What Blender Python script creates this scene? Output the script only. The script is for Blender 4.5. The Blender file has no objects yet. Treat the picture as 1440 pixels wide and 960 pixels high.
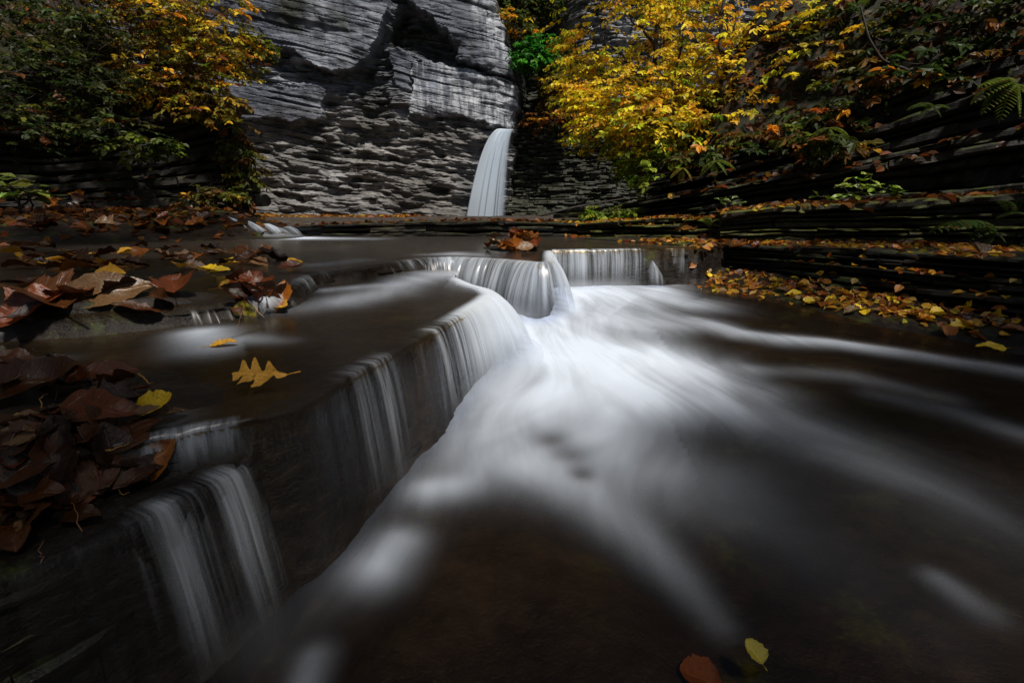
import bpy, math, random
import numpy as np
from mathutils import Vector, Matrix, Euler

# ------------------------------------------------------------------ camera, sky, sun, exposure
scene = bpy.context.scene
PITCH, FPX, EYE = math.radians(15.2), 680.0, 0.42
cam_d = bpy.data.cameras.new('camera'); cam = bpy.data.objects.new('camera', cam_d)
scene.collection.objects.link(cam)
cam.location = (0, 0, EYE); cam.rotation_euler = (math.radians(90) - PITCH, 0, 0)
cam_d.sensor_width = 36; cam_d.lens = 36 * FPX / 1440; cam_d.clip_start = 0.02; cam_d.clip_end = 500
scene.camera = cam
SUN_AZ, SUN_EL = math.radians(148), math.radians(60)      # compass bearing of the sun from +Y, clockwise
world = bpy.data.worlds.new('World'); scene.world = world; world.use_nodes = True
wn = world.node_tree; bgn = wn.nodes['Background']
sky = wn.nodes.new('ShaderNodeTexSky'); sky.sky_type = 'NISHITA'; sky.sun_disc = False
sky.sun_elevation = SUN_EL; sky.sun_rotation = SUN_AZ
wn.links.new(sky.outputs[0], bgn.inputs[0]); bgn.inputs[1].default_value = 0.05
sun_d = bpy.data.lights.new('sun', 'SUN'); sun_d.energy = 4.8; sun_d.angle = math.radians(6); sun_d.color = (1, .94, .86)
sun = bpy.data.objects.new('sun', sun_d); scene.collection.objects.link(sun)
sd = Vector((math.sin(SUN_AZ) * math.cos(SUN_EL), math.cos(SUN_AZ) * math.cos(SUN_EL), math.sin(SUN_EL)))
sun.rotation_euler = sd.to_track_quat('Z', 'Y').to_euler(); sun.location = sd * 40
vs = scene.view_settings; vs.view_transform = 'Standard'; vs.look = 'None'; vs.gamma = 1; vs.use_curve_mapping = False
vs.exposure = 0.08
scene.cycles.max_bounces = 7; scene.cycles.transparent_max_bounces = 16; scene.cycles.diffuse_bounces = 3

rng = np.random.default_rng(11); random.seed(11)
COL = scene.collection

# ------------------------------------------------------------------ helpers: rays, noise, meshes, nodes
SP, CP = math.sin(PITCH), math.cos(PITCH)
def rayv(px, py):
    x, v = (px - 720) / FPX, -(py - 480) / FPX
    return Vector((x, CP + SP * v, -SP + CP * v))
def at(px, py, z):
    d = rayv(px, py); t = (z - EYE) / d.z
    return np.array([d.x * t, d.y * t, z])
def aty(px, py, Y):
    d = rayv(px, py); t = Y / d.y
    return np.array([d.x * t, Y, EYE + d.z * t])
def zlow(y): return -0.525 + 0.038 * y          # the lower stream falls towards the camera
def atlow(px, py):
    z = -.45
    for _ in range(12): z = zlow(at(px, py, z)[1])
    return at(px, py, z)

def hsh(i, j, k, s):
    with np.errstate(over='ignore'):
        n = (i.astype(np.int64) * 374761393 + j.astype(np.int64) * 668265263 + k.astype(np.int64) * 2147483647 + s * 1274126177) & 0xffffffff
        n = ((n ^ (n >> 13)) * 1274126177) & 0xffffffff
        n = ((n ^ (n >> 16)) * 2246822519) & 0xffffffff
        return ((n ^ (n >> 15)) & 0xffffff) / float(0xffffff)
def vn(x, y=0., z=0., s=0):
    x, y, z = np.broadcast_arrays(np.asarray(x, float), np.asarray(y, float), np.asarray(z, float))
    i, j, k = np.floor(x), np.floor(y), np.floor(z)
    f, g, h = x - i, y - j, z - k
    f, g, h = f * f * (3 - 2 * f), g * g * (3 - 2 * g), h * h * (3 - 2 * h)
    r = 0
    for a in (0, 1):
        for b in (0, 1):
            for c in (0, 1):
                r = r + hsh(i + a, j + b, k + c, s) * (f if a else 1 - f) * (g if b else 1 - g) * (h if c else 1 - h)
    return r * 2 - 1
def fbm(x, y=0., z=0., s=0, o=4):
    r, a, t = 0, 1., 0.
    for q in range(o):
        r = r + a * vn(np.asarray(x) * 2**q, np.asarray(y) * 2**q, np.asarray(z) * 2**q, s + q); t += a; a *= .5
    return r / t
def ss(a, b, x):
    t = np.clip((x - a) / (b - a), 0, 1); return t * t * (3 - 2 * t)
def segdist(x, y, pts, closed):
    d = np.full(x.shape, 1e9); n = len(pts); tt = np.zeros(x.shape); L = 0
    for i in range(n if closed else n - 1):
        ax, ay = pts[i][:2]; bx, by = pts[(i + 1) % n][:2]
        ex, ey = bx - ax, by - ay; l2 = ex * ex + ey * ey + 1e-12
        t = np.clip(((x - ax) * ex + (y - ay) * ey) / l2, 0, 1)
        q = np.hypot(x - ax - t * ex, y - ay - t * ey)
        m = q < d; d = np.where(m, q, d); tt = np.where(m, i + t, tt)
    return d, tt
def sdpoly(x, y, pts):
    d, _ = segdist(x, y, pts, True); ins = np.zeros(x.shape, bool); n = len(pts)
    for i in range(n):
        ax, ay = pts[i]; bx, by = pts[(i + 1) % n]
        if ay == by: continue
        ins ^= ((ay > y) != (by > y)) & (x < (bx - ax) * (y - ay) / (by - ay) + ax)
    return np.where(ins, d, -d)
def resample(pts, step):
    p = np.asarray(pts, float); s = np.r_[0, np.cumsum(np.linalg.norm(np.diff(p, axis=0), axis=1))]
    n = max(2, int(s[-1] / step) + 1); u = np.linspace(0, s[-1], n)
    return np.stack([np.interp(u, s, p[:, k]) for k in range(p.shape[1])], 1)
def smoothline(pts, step, it=6):
    p = resample(pts, step)
    for _ in range(it): p[1:-1] = (p[:-2] + 2 * p[1:-1] + p[2:]) / 4
    return p

def fastmesh(name, V, F, smooth=True, attrs=None, cols=None, uv=None):
    V = np.ascontiguousarray(V, np.float32); F = np.ascontiguousarray(F, np.int32); k = F.shape[1]
    me = bpy.data.meshes.new(name)
    me.vertices.add(len(V)); me.vertices.foreach_set('co', V.ravel())
    me.loops.add(F.size); me.loops.foreach_set('vertex_index', F.ravel())
    me.polygons.add(len(F)); me.polygons.foreach_set('loop_start', np.arange(0, F.size, k, dtype=np.int32))
    me.polygons.foreach_set('use_smooth', np.full(len(F), smooth))
    for a, v in (attrs or {}).items():
        at_ = me.attributes.new(a, 'FLOAT', 'POINT'); at_.data.foreach_set('value', np.ascontiguousarray(v, np.float32).ravel())
    if cols is not None:
        c = np.ones((len(V), 4), np.float32); c[:, :3] = cols
        me.color_attributes.new('Col', 'FLOAT_COLOR', 'POINT').data.foreach_set('color', c.ravel())
    if uv is not None:
        l = me.uv_layers.new(name='UVMap'); l.data.foreach_set('uv', np.ascontiguousarray(uv, np.float32)[F.ravel()].ravel())
    me.update(calc_edges=True); me.validate()
    return me
def obj(name, me, mat=None, parent=None, loc=None):
    o = bpy.data.objects.new(name, me); COL.objects.link(o)
    if mat is not None and me is not None and not me.materials: me.materials.append(mat)
    if parent is not None: o.parent = parent
    if loc is not None: o.location = loc
    return o
def tag(o, label=None, cat=None, group=None, kind=None):
    for k, v in (('label', label), ('category', cat), ('group', group), ('kind', kind)):
        if v: o[k] = v
    return o
def thing(name, label, cat, group=None, loc=(0, 0, 0)):
    o = bpy.data.objects.new(name, None); COL.objects.link(o); o.location = loc; o.empty_display_size = .1
    return tag(o, label, cat, group)
def gridfaces(nr, nc):
    i = np.arange(nr * nc).reshape(nr, nc)
    return np.stack([i[:-1, :-1], i[:-1, 1:], i[1:, 1:], i[1:, :-1]], -1).reshape(-1, 4)

class NT:
    def __init__(s, name):
        s.m = bpy.data.materials.new(name); s.m.use_nodes = True; s.t = s.m.node_tree; s.t.nodes.clear()
        s.out = s.t.nodes.new('ShaderNodeOutputMaterial')
    def n(s, typ, ins=None, **kw):
        nd = s.t.nodes.new('ShaderNode' + typ)
        for k, v in kw.items(): setattr(nd, k, v)
        for k, v in (ins or {}).items(): s.set(nd.inputs[k], v)
        return nd
    def set(s, sock, v):
        if hasattr(v, 'outputs'): s.t.links.new(v.outputs[0], sock)
        elif isinstance(v, bpy.types.NodeSocket): s.t.links.new(v, sock)
        elif isinstance(v, tuple) and len(v) == 3 and sock.type == 'RGBA': sock.default_value = (*v, 1)
        else: sock.default_value = v
    def math(s, op, a, b=0., clamp=False):
        nd = s.n('Math', operation=op, use_clamp=clamp); s.set(nd.inputs[0], a); s.set(nd.inputs[1], b); return nd
    def mix(s, f, a, b, bt='MIX'):
        nd = s.n('MixRGB', blend_type=bt); s.set(nd.inputs[0], f); s.set(nd.inputs[1], a); s.set(nd.inputs[2], b); return nd
    def noise(s, scale, co, detail=4, rough=.55, dist=0.):
        return s.n('TexNoise', {'Vector': co, 'Scale': scale, 'Detail': detail, 'Roughness': rough, 'Distortion': dist})
    def ramp(s, f, *stops):
        nd = s.n('ValToRGB', {'Fac': f}); e = nd.color_ramp.elements
        while len(e) < len(stops): e.new(.5)
        for q, (p, c) in zip(e, stops):
            q.position = p; q.color = (*c, 1) if isinstance(c, tuple) else (c, c, c, 1)
        return nd
    def sstep(s, f, a, b): 
        return s.n('MapRange', {0: f, 1: a, 2: b}, interpolation_type='SMOOTHSTEP')
    def map(s, co, scale): return s.n('Mapping', {'Vector': co, 'Scale': scale})
    def attr(s, name): return s.n('Attribute', attribute_name=name)
    def done(s, sh): s.t.links.new(sh.outputs[0], s.out.inputs[0]); return s.m

def geo_pos(t): return t.n('NewGeometry').outputs['Position']

def mat_rock(name, dark, mid, light, moss=0., rough=(.35, .7), scale=1., mossc=(.035, .045, .008), litter=0., spec=.25, zs=7.):
    t = NT(name); p = geo_pos(t)
    sp = t.map(p, (1, 1, zs))
    n1 = t.noise(1.4 * scale, p, 5, .6); n2 = t.noise(9 * scale, sp, 6, .65); n3 = t.noise(60 * scale, p, 4, .7)
    f = t.math('ADD', t.math('MULTIPLY', n1.outputs[0], .55), t.math('MULTIPLY', n2.outputs[0], .45))
    c = t.ramp(f, (.34, dark), (.5, mid), (.66, light))
    c = t.mix(.5, c, t.ramp(n3.outputs[0], (.3, .55), (.7, 1.5)), 'MULTIPLY')
    if moss:
        nz = t.n('SeparateXYZ', {0: t.n('NewGeometry').outputs['Normal']}).outputs['Z']
        mm = t.math('MULTIPLY', t.sstep(nz, .1, .75), t.sstep(t.noise(2.6 * scale, p, 5, .7).outputs[0], .62 - .3 * moss, .72 - .2 * moss))
        c = t.mix(mm, c, t.ramp(t.noise(45, p, 3).outputs[0], (.3, tuple(q * .4 for q in mossc)), (.7, tuple(q * 1.5 for q in mossc))))
    if litter:
        lm = t.sstep(t.noise(7, p, 3, .6).outputs[0], .6 - .2 * litter, .66 - .2 * litter)
        c = t.mix(lm, c, t.ramp(t.noise(30, p, 2).outputs[0], (.35, (.02, .009, .004)), (.55, (.06, .025, .008)), (.7, (.11, .055, .012))))
    if name == 'wet_shale':
        nz = t.n('SeparateXYZ', {0: t.n('NewGeometry').outputs['Normal']}).outputs['Z']
        sm = t.math('MULTIPLY', t.attr('silt').outputs['Fac'], t.sstep(nz, .5, .9))
        c = t.mix(sm, c, t.ramp(t.noise(5, p, 6, .7).outputs[0], (.3, (.01, .0075, .005)), (.55, (.032, .025, .018)), (.75, (.075, .06, .043))))
    r = t.ramp(n2.outputs[0], (.35, rough[0]), (.65, rough[1]))
    hgt = t.math('ADD', t.math('MULTIPLY', n2.outputs[0], .6), t.math('MULTIPLY', n3.outputs[0], .25))
    b = t.n('Bump', {'Strength': .8, 'Distance': .03 / scale, 'Height': hgt})
    return t.done(t.n('BsdfPrincipled', {'Base Color': c, 'Roughness': r, 'Normal': b, 'Specular IOR Level': spec}))

M = {}
M['wet'] = mat_rock('wet_shale', (.004, .003, .0025), (.011, .008, .006), (.03, .021, .014), .25, (.3, .6), 1.6, spec=.2, zs=2.2)
M['bank'] = mat_rock('dark_shale', (.004, .0035, .003), (.012, .01, .008), (.035, .027, .019), .55, (.4, .8), 1.3)
M['bankmoss'] = mat_rock('mossy_shale', (.01, .009, .007), (.028, .024, .016), (.06, .05, .034), 1.1, (.5, .85), 1.3, (.07, .075, .012))
M['wetface'] = mat_rock('wet_layered_shale', (.003, .0025, .002), (.009, .007, .005), (.028, .02, .013), .3, (.25, .55), 2.0, spec=.3, zs=4.)
M['hill'] = mat_rock('dark_soil', (.006, .005, .004), (.014, .011, .007), (.03, .022, .013), .7, (.6, .9), .8, (.02, .03, .006), .3)
M['gravel'] = mat_rock('leafy_gravel', (.015, .013, .011), (.04, .035, .03), (.1, .085, .07), 0, (.6, .9), 1.6, litter=.35)

def mat_cliff():
    t = NT('grey_cliff_shale'); p = geo_pos(t)
    tone = t.attr('tone').outputs['Fac']; wht = t.attr('stain_lit').outputs['Fac']; wet_shade = t.attr('wet').outputs['Fac']
    n1 = t.noise(.7, p, 5, .6); n2 = t.noise(2.2, t.map(p, (.6, .6, 5.)), 6, .7); n3 = t.noise(14, t.map(p, (1, 1, 2.5)), 4, .7)
    n4 = t.noise(1.3, t.map(p, (2.6, 2.6, .35)), 5, .6)
    f = t.math('ADD', t.math('MULTIPLY', n1.outputs[0], .65), t.math('MULTIPLY', n2.outputs[0], .35))
    blue = t.ramp(f, (.34, (.033, .038, .05)), (.5, (.1, .112, .142)), (.66, (.26, .285, .35)))
    warm = t.ramp(f, (.34, (.04, .036, .032)), (.5, (.135, .126, .113)), (.66, (.31, .295, .27)))
    c = t.mix(tone, blue, warm)
    c = t.mix(.55, c, t.ramp(n3.outputs[0], (.3, .5), (.7, 1.5)), 'MULTIPLY')
    c = t.mix(t.math('MULTIPLY', wht, t.sstep(n4.outputs[0], .38, .62)), c, (.5, .52, .55))
    dk = t.math('MULTIPLY', t.math('SUBTRACT', 1., wht), t.sstep(t.noise(1., t.map(p, (1.5, 1.5, .3)), 4).outputs[0], .55, .68))
    c = t.mix(t.math('MULTIPLY', dk, .6), c, (.03, .03, .032))
    c = t.mix(wet_shade, c, t.ramp(n3.outputs[0], (.35, (.008, .01, .005)), (.7, (.03, .032, .012))))  # wet rock, also the shade painted into hollow and crevice
    hgt = t.math('ADD', n2.outputs[0], t.math('MULTIPLY', n3.outputs[0], .5))
    b = t.n('Bump', {'Strength': .9, 'Distance': .05, 'Height': hgt})
    return t.done(t.n('BsdfPrincipled', {'Base Color': c, 'Roughness': .62, 'Normal': b}))
M['cliff'] = mat_cliff()

def mat_water(name, tint, streak=(14., 1.2)):
    """clear moving water with white foam where the 'foam' attribute says; UV runs across and along the flow"""
    t = NT(name); foam = t.attr('foam').outputs['Fac']; uv = t.n('UVMap').outputs[0]
    s1 = t.noise(1., t.map(uv, (streak[0], streak[1], 1)), 3, .5, .6); s2 = t.noise(1., t.map(uv, (streak[0] * 4, streak[1] * 1.6, 1)), 3, .5, .3)
    st = t.math('ADD', t.math('MULTIPLY', s1.outputs[0], .75), t.math('MULTIPLY', s2.outputs[0], .25))
    m = t.math('MULTIPLY', foam, t.math('ADD', .1, t.math('MULTIPLY', st, 1.8)), True)
    m = t.math('ADD', t.math('MULTIPLY', m, .72), t.math('MULTIPLY', t.math('MULTIPLY', foam, foam), .28), True)
    bmp = t.n('Bump', {'Strength': .3, 'Distance': .02, 'Height': st})
    clear = t.n('BsdfTransparent', {'Color': tint}); gl = t.n('BsdfGlossy', {'Color': (.82, .76, .68), 'Roughness': .22, 'Normal': bmp})
    fr = t.n('Fresnel', {'IOR': 1.33, 'Normal': bmp})
    w = t.n('MixShader', {0: fr, 1: clear, 2: gl})
    fd = t.n('MixShader', {0: .25, 1: t.n('BsdfDiffuse', {'Color': (.74, .82, .94)}), 2: t.n('BsdfTranslucent', {'Color': (.7, .8, .94)})})
    return t.done(t.n('MixShader', {0: m, 1: w, 2: fd}))
M['water'] = mat_water('stream_water', (.62, .52, .42), (19., 1.2))
M['ledgewater'] = mat_water('ledge_water', (.75, .66, .52), (7., 1.))

def mat_fall(name, fine=1., col=(.82, .89, .98)):
    """veil of falling water: white strands with gaps; UV.x metres along the lip, UV.y 0..1 down"""
    t = NT(name); uv = t.n('UVMap').outputs[0]; den = t.attr('strand').outputs['Fac']
    warp = t.noise(1., t.map(uv, (3 * fine, 1.2, 1)), 2)
    uvw = t.n('VectorMath', {0: uv, 1: t.n('VectorMath', {0: warp.outputs['Color'], 1: (.02 / fine, 0, 0)}, operation='MULTIPLY')}, operation='ADD')
    a1 = t.noise(1., t.map(uvw, (26 * fine, .35, 1)), 3, .6); a2 = t.noise(1., t.map(uvw, (90 * fine, .7, 1)), 3, .6)
    st = t.math('ADD', t.math('MULTIPLY', a1.outputs[0], .65), t.math('MULTIPLY', a2.outputs[0], .35))
    thr = t.math('SUBTRACT', .78, t.math('MULTIPLY', den, .62))
    al = t.math('MULTIPLY', t.sstep(t.math('SUBTRACT', st, thr), -.16, .24), t.math('ADD', .45, t.math('MULTIPLY', den, .55), True))
    al = t.math('MULTIPLY', al, t.math('MULTIPLY', t.attr('fade').outputs['Fac'], .93))
    d = t.n('BsdfDiffuse', {'Color': col}); tr = t.n('BsdfTranslucent', {'Color': col})
    gl = t.n('BsdfGlossy', {'Color': (1., 1., 1.), 'Roughness': .3})
    body = t.n('MixShader', {0: .1, 1: t.n('MixShader', {0: .4, 1: d, 2: tr}), 2: gl})
    thin = t.n('MixShader', {0: .008, 1: t.n('BsdfTransparent', {'Color': (.97, .98, 1.)}), 2: gl})
    return t.done(t.n('MixShader', {0: al, 1: thin, 2: body}))
M['fall'] = mat_fall('falling_water')
def mat_spray():
    t = NT('soft_spray'); d = t.n('MixShader', {0: .5, 1: t.n('BsdfDiffuse', {'Color': (.8, .85, .92)}), 2: t.n('BsdfTranslucent', {'Color': (.8, .85, .92)})})
    return t.done(t.n('MixShader', {0: t.attr('fade').outputs['Fac'], 1: t.n('BsdfTransparent'), 2: d}))
M['spray'] = mat_spray()
M['farfall'] = mat_fall('tall_falling_water', .22, (.74, .85, .96))

def mat_leafcrown():
    t = NT('crown_leaf'); c = t.attr('Col').outputs['Color']
    d = t.n('BsdfPrincipled', {'Base Color': c, 'Roughness': .5, 'Specular IOR Level': .3})
    return t.done(t.n('MixShader', {0: .45, 1: d, 2: t.n('BsdfTranslucent', {'Color': t.mix(.0, c, c)})}))
M['leafcrown'] = mat_leafcrown()
def mat_fallen():
    t = NT('fallen_leaf'); oi = t.n('ObjectInfo'); uv = t.n('UVMap').outputs[0]
    xyz = t.n('SeparateXYZ', {0: uv})
    x, y = t.math('ABSOLUTE', t.math('SUBTRACT', xyz.outputs[0], .5)), xyz.outputs[1]
    vein = t.math('FRACT', t.math('MULTIPLY', t.math('SUBTRACT', y, t.math('MULTIPLY', x, .75)), 9.))
    vm = t.math('SUBTRACT', 1., t.sstep(t.math('ABSOLUTE', t.math('SUBTRACT', vein, .5)), .0, .09), True)
    mid = t.math('SUBTRACT', 1., t.sstep(x, .0, .025), True)
    vv = t.math('MAXIMUM', t.math('MULTIPLY', vm, .6), mid)
    obc = t.n('TexCoord').outputs['Object']
    rnd = t.n('VectorMath', {0: obc, 1: t.n('CombineXYZ', {0: t.math('MULTIPLY', oi.outputs['Random'], 40.)})}, operation='ADD')
    n = t.noise(45, rnd, 4, .65)
    blot = t.noise(16, rnd, 4, .6)
    c = t.mix(.8, oi.outputs['Color'], t.ramp(n.outputs[0], (.3, .55), (.7, 1.35)), 'MULTIPLY')
    c = t.mix(t.math('MULTIPLY', t.sstep(blot.outputs[0], .52, .72), .7), c, (.022, .008, .003))
    c = t.mix(t.math('MULTIPLY', vv, .4), c, t.mix(1., c, (1.9, 1.8, 1.6), 'MULTIPLY'))
    b = t.n('Bump', {'Strength': .5, 'Distance': .004, 'Height': t.math('ADD', n.outputs[0], t.math('MULTIPLY', vv, .7))})
    d = t.n('BsdfPrincipled', {'Base Color': c, 'Roughness': .24, 'Normal': b, 'Specular IOR Level': .45})
    return t.done(t.n('MixShader', {0: .12, 1: d, 2: t.n('BsdfTranslucent', {'Color': c})}))
M['fallen'] = mat_fallen()
def mat_bark():
    t = NT('bark'); p = geo_pos(t); n = t.noise(25, t.map(p, (1, 1, .3)), 4)
    c = t.ramp(n.outputs[0], (.3, (.012, .009, .007)), (.7, (.05, .04, .03)))
    return t.done(t.n('BsdfPrincipled', {'Base Color': c, 'Roughness': .85, 'Normal': t.n('Bump', {'Distance': .01, 'Height': n.outputs[0]})}))
M['bark'] = mat_bark()
def mat_needle():
    t = NT('dry_needle'); return t.done(t.n('BsdfPrincipled', {'Base Color': t.n('ObjectInfo').outputs['Color'], 'Roughness': .5}))
M['needle'] = mat_needle()

# ------------------------------------------------------------------ plan of the stream (metres, seen from above)
LIP_U = [(-6, 1.3), (-3, 1.5), (-2.1, 1.65), (-1.6, 1.75), (-1.35, 1.92), (-1.16, 2.15), (-1.12, 2.45), (-1.2, 2.9), (-.95, 3.4), (-.7, 3.85), (-.46, 3.93),
         (-.11, 3.77), (.2, 3.5), (.29, 3.62), (.32, 4.1), (.36, 4.64), (.75, 4.72), (1.16, 4.8), (1.5, 4.85), (1.9, 5.0)]
POLY_U = LIP_U + [(2.6, 5.6), (2.6, 7.5), (-9, 7.5), (-9, 1.3)]
LIP_M = [(-.86, .8), (-.75, .9), (-.64, .98), (-.55, 1.0), (-.51, 1.04), (-.48, 1.14), (-.46, 1.28), (-.40, 1.48), (-.33, 1.71), (-.24, 2.07), (-.15, 2.45), (-.12, 2.65), (-.17, 2.85), (-.3, 3.05), (-.42, 3.4)]
POLY_M = [(-3, 0), (-1.5, .3), (-1.1, .62)] + LIP_M + [(-.45, 4.0), (-1, 4), (-3, 3)]
LIP_S = [(-.9, .4), (-.75, .6), (-.71, .675), (-.66, .75), (-.62, .86), (-.56, .97)]
POLY_S = [(-3, -.3)] + LIP_S + [(-.6, 1.1), (-2, 1.1), (-3, 1)]
EDGE_R = [(1.7, 5.2), (1.9, 4.75), (2.2, 4.35), (2.35, 3.9), (2.55, 3.45), (2.75, 3.15), (3.0, 2.75), (3.6, 2.3), (5, 1.8), (9, 1.0)]
POLY_R = EDGE_R + [(9, 9), (1.7, 9)]
BANK_L = [(-9, 3.2), (-7, 4.6), (-5.5, 5.6), (-4.4, 6.3), (-3.4, 6.9), (-3.3, 9)]
POLY_BL = BANK_L + [(-12, 9), (-12, 3.2)]
ZU, ZM = .05, -.032
HUMP = np.array([at(p[0], p[1], -.47)[:2] for p in ((600, 730), (700, 690), (790, 730), (880, 800), (960, 860), (1000, 930), (980, 1200), (420, 1200), (470, 880))])

def terrain(x, y):
    jx = x + .035 * fbm(x * 5, y * 5, 0, 3, 5) + .02 * np.floor(2.5 * vn(x * 3, y * 3, 0, 8)) / 2.5
    jy = y + .035 * fbm(x * 5, y * 5, 5, 4, 5)
    zl = zlow(y)
    h = zl - .075 + .02 * fbm(x * 2, y * 2, 0, 20, 4) + .006 * fbm(x * 14, y * 14, 0, 21, 3)
    hp = sdpoly(x, y, [tuple(q) for q in HUMP])
    h = h + .06 * ss(-.16, .16, hp)
    r = sdpoly(jx, jy, POLY_R)
    step = np.floor((r + .1 * vn(x * 2, y * 2, 0, 9)) / .16) * .03
    h = np.where(r > -.3, np.maximum(h, zl - .06 + .06 * ss(-.25, .1, r) + np.clip(.12 * r, -.1, .14) + np.clip(step, -.02, .12) * .5 + .012 * fbm(x * 10, y * 10, 1, 5)), h)
    for poly, z, w in ((POLY_S, -.125, .014), (POLY_M, -.05, .015), (POLY_U, .03, .02)):
        s = sdpoly(jx, jy, poly)
        a = .75 * ss(-w, w, s) + .25 * ss(-w * 2 - .015, -w * .6, s)
        top = z + .010 * fbm(x * 6, y * 6, 0, int(30 + w * 1000), 4) + .004 * fbm(x * 30, y * 30, 2, 33, 3) + .016 * ss(.0, .05, s) * ss(.14, .05, s) * vn(x * 5, y * 5, 0, 40)
        if poly is POLY_U: top = top + .05 * ss(.3, .1, s) * ss(-1.25, -1.45, x) * ss(2.4, 2.1, y) * ss(-2.15, -1.85, x) 
        h = h + np.maximum(top - h, 0) * a
    # heap of leaves and rubble lying on the near ledge, bars of litter in the pool
    for cx, cy, rx, ry, hh in ((-1.15, 1.05, .42, .28, .05), (-.95, .82, .18, .16, .03), (-2.1, 2.9, .9, .16, .035), (-1.15, 2.35, .1, .16, .05), (.1, 4.9, .32, .3, .09), (-1.9, 2.0, .6, .18, .03)):
        h = h + hh * np.exp(-((x - cx) / rx)**2 - ((y - cy) / ry)**2) * (1 + .3 * vn(x * 9, y * 9, 0, 50))
    bl = sdpoly(jx, jy, POLY_BL)
    h = h + np.where(bl > -1.2, .32 * ss(-.75, .9, bl) + .05 * np.floor(ss(-.75, .9, bl) * 5) / 5 * (1 + vn(x * 3, y * 3, 0, 51)) + .03 * ss(-.6, 0, bl) * fbm(x * 5, y * 5, 0, 52), 0)
    silt = np.clip(.05 + .6 * ss(-.15, .1, hp) + .45 * ss(0, .05, sdpoly(x, y, POLY_M)) * (sdpoly(x, y, POLY_U) < 0) + .15 * vn(x * 3, y * 3, 0, 44), 0, 1)
    return h, silt

yy = np.geomspace(.12, 8.2, 430); aa = np.tan(np.linspace(-1.17, 1.17, 600))
Yg, Ag = np.meshgrid(yy, aa, indexing='ij'); Xg = Ag * (Yg + .25)
Hg, silt = terrain(Xg, Yg)
o = obj('stream_bed_terrain', fastmesh('stream_bed', np.stack([Xg, Yg, Hg], -1).reshape(-1, 3), gridfaces(*Xg.shape), attrs={'silt': silt}), M['wet']); tag(o, kind='structure')
# wide ground under everything, out to the horizon
gx = np.linspace(-150, 150, 60); gy = np.linspace(-120, 200, 60); GX, GY = np.meshgrid(gx, gy)
o = obj('ground', fastmesh('ground', np.stack([GX, GY, -.9 + 0 * GX], -1).reshape(-1, 3), gridfaces(60, 60)), M['hill']); tag(o, kind='structure')
# flat gorge floor between the far ledge and the cliff
fx = np.linspace(-18, 14, 260); fy = np.linspace(7.25, 27, 200); FX, FY = np.meshgrid(fx, fy)
FZ = .14 + .05 * fbm(FX * .8, FY * .8, 0, 60) + .04 * fbm(FX * 4, FY * 4, 0, 61) + .12 * ss(-9.5, -13, FX) * ss(18, 24, FY)
o = obj('gorge_floor_ground', fastmesh('gorge_floor', np.stack([FX, FY, FZ], -1).reshape(-1, 3), gridfaces(200, 260)), M['gravel']); tag(o, kind='structure')

# ------------------------------------------------------------------ water lying on the ledges and in the stream bed
def strokes(x, y, lst):
    f = np.zeros(x.shape)
    for pts, wpx, inten, zf in lst:
        w3 = [zf(px, py) for px, py in pts]
        hw = [.5 * np.linalg.norm((zf(px, py - w / 2) - zf(px, py + w / 2))[:2]) for (px, py), w in zip(pts, wpx)]
        it = inten if isinstance(inten, (list, tuple)) else [inten] * len(pts)
        if len(pts) == 1: w3 = w3 + [w3[0] + np.array([.001, 0, 0])]; hw = hw * 2; it = list(it) * 2
        d, tt = segdist(x, y, [tuple(q[:2]) for q in w3], False)
        k = np.arange(len(w3)); W = np.interp(tt, k, hw); I = np.interp(tt, k, it)
        f = 1 - (1 - f) * (1 - np.clip(I * np.exp(-(d / W)**2 * .9), 0, 1))
    return f
LOW = lambda px, py: atlow(px, py)
MID = lambda px, py: at(px, py, ZM)
UPP = lambda px, py: at(px, py, ZU)
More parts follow.
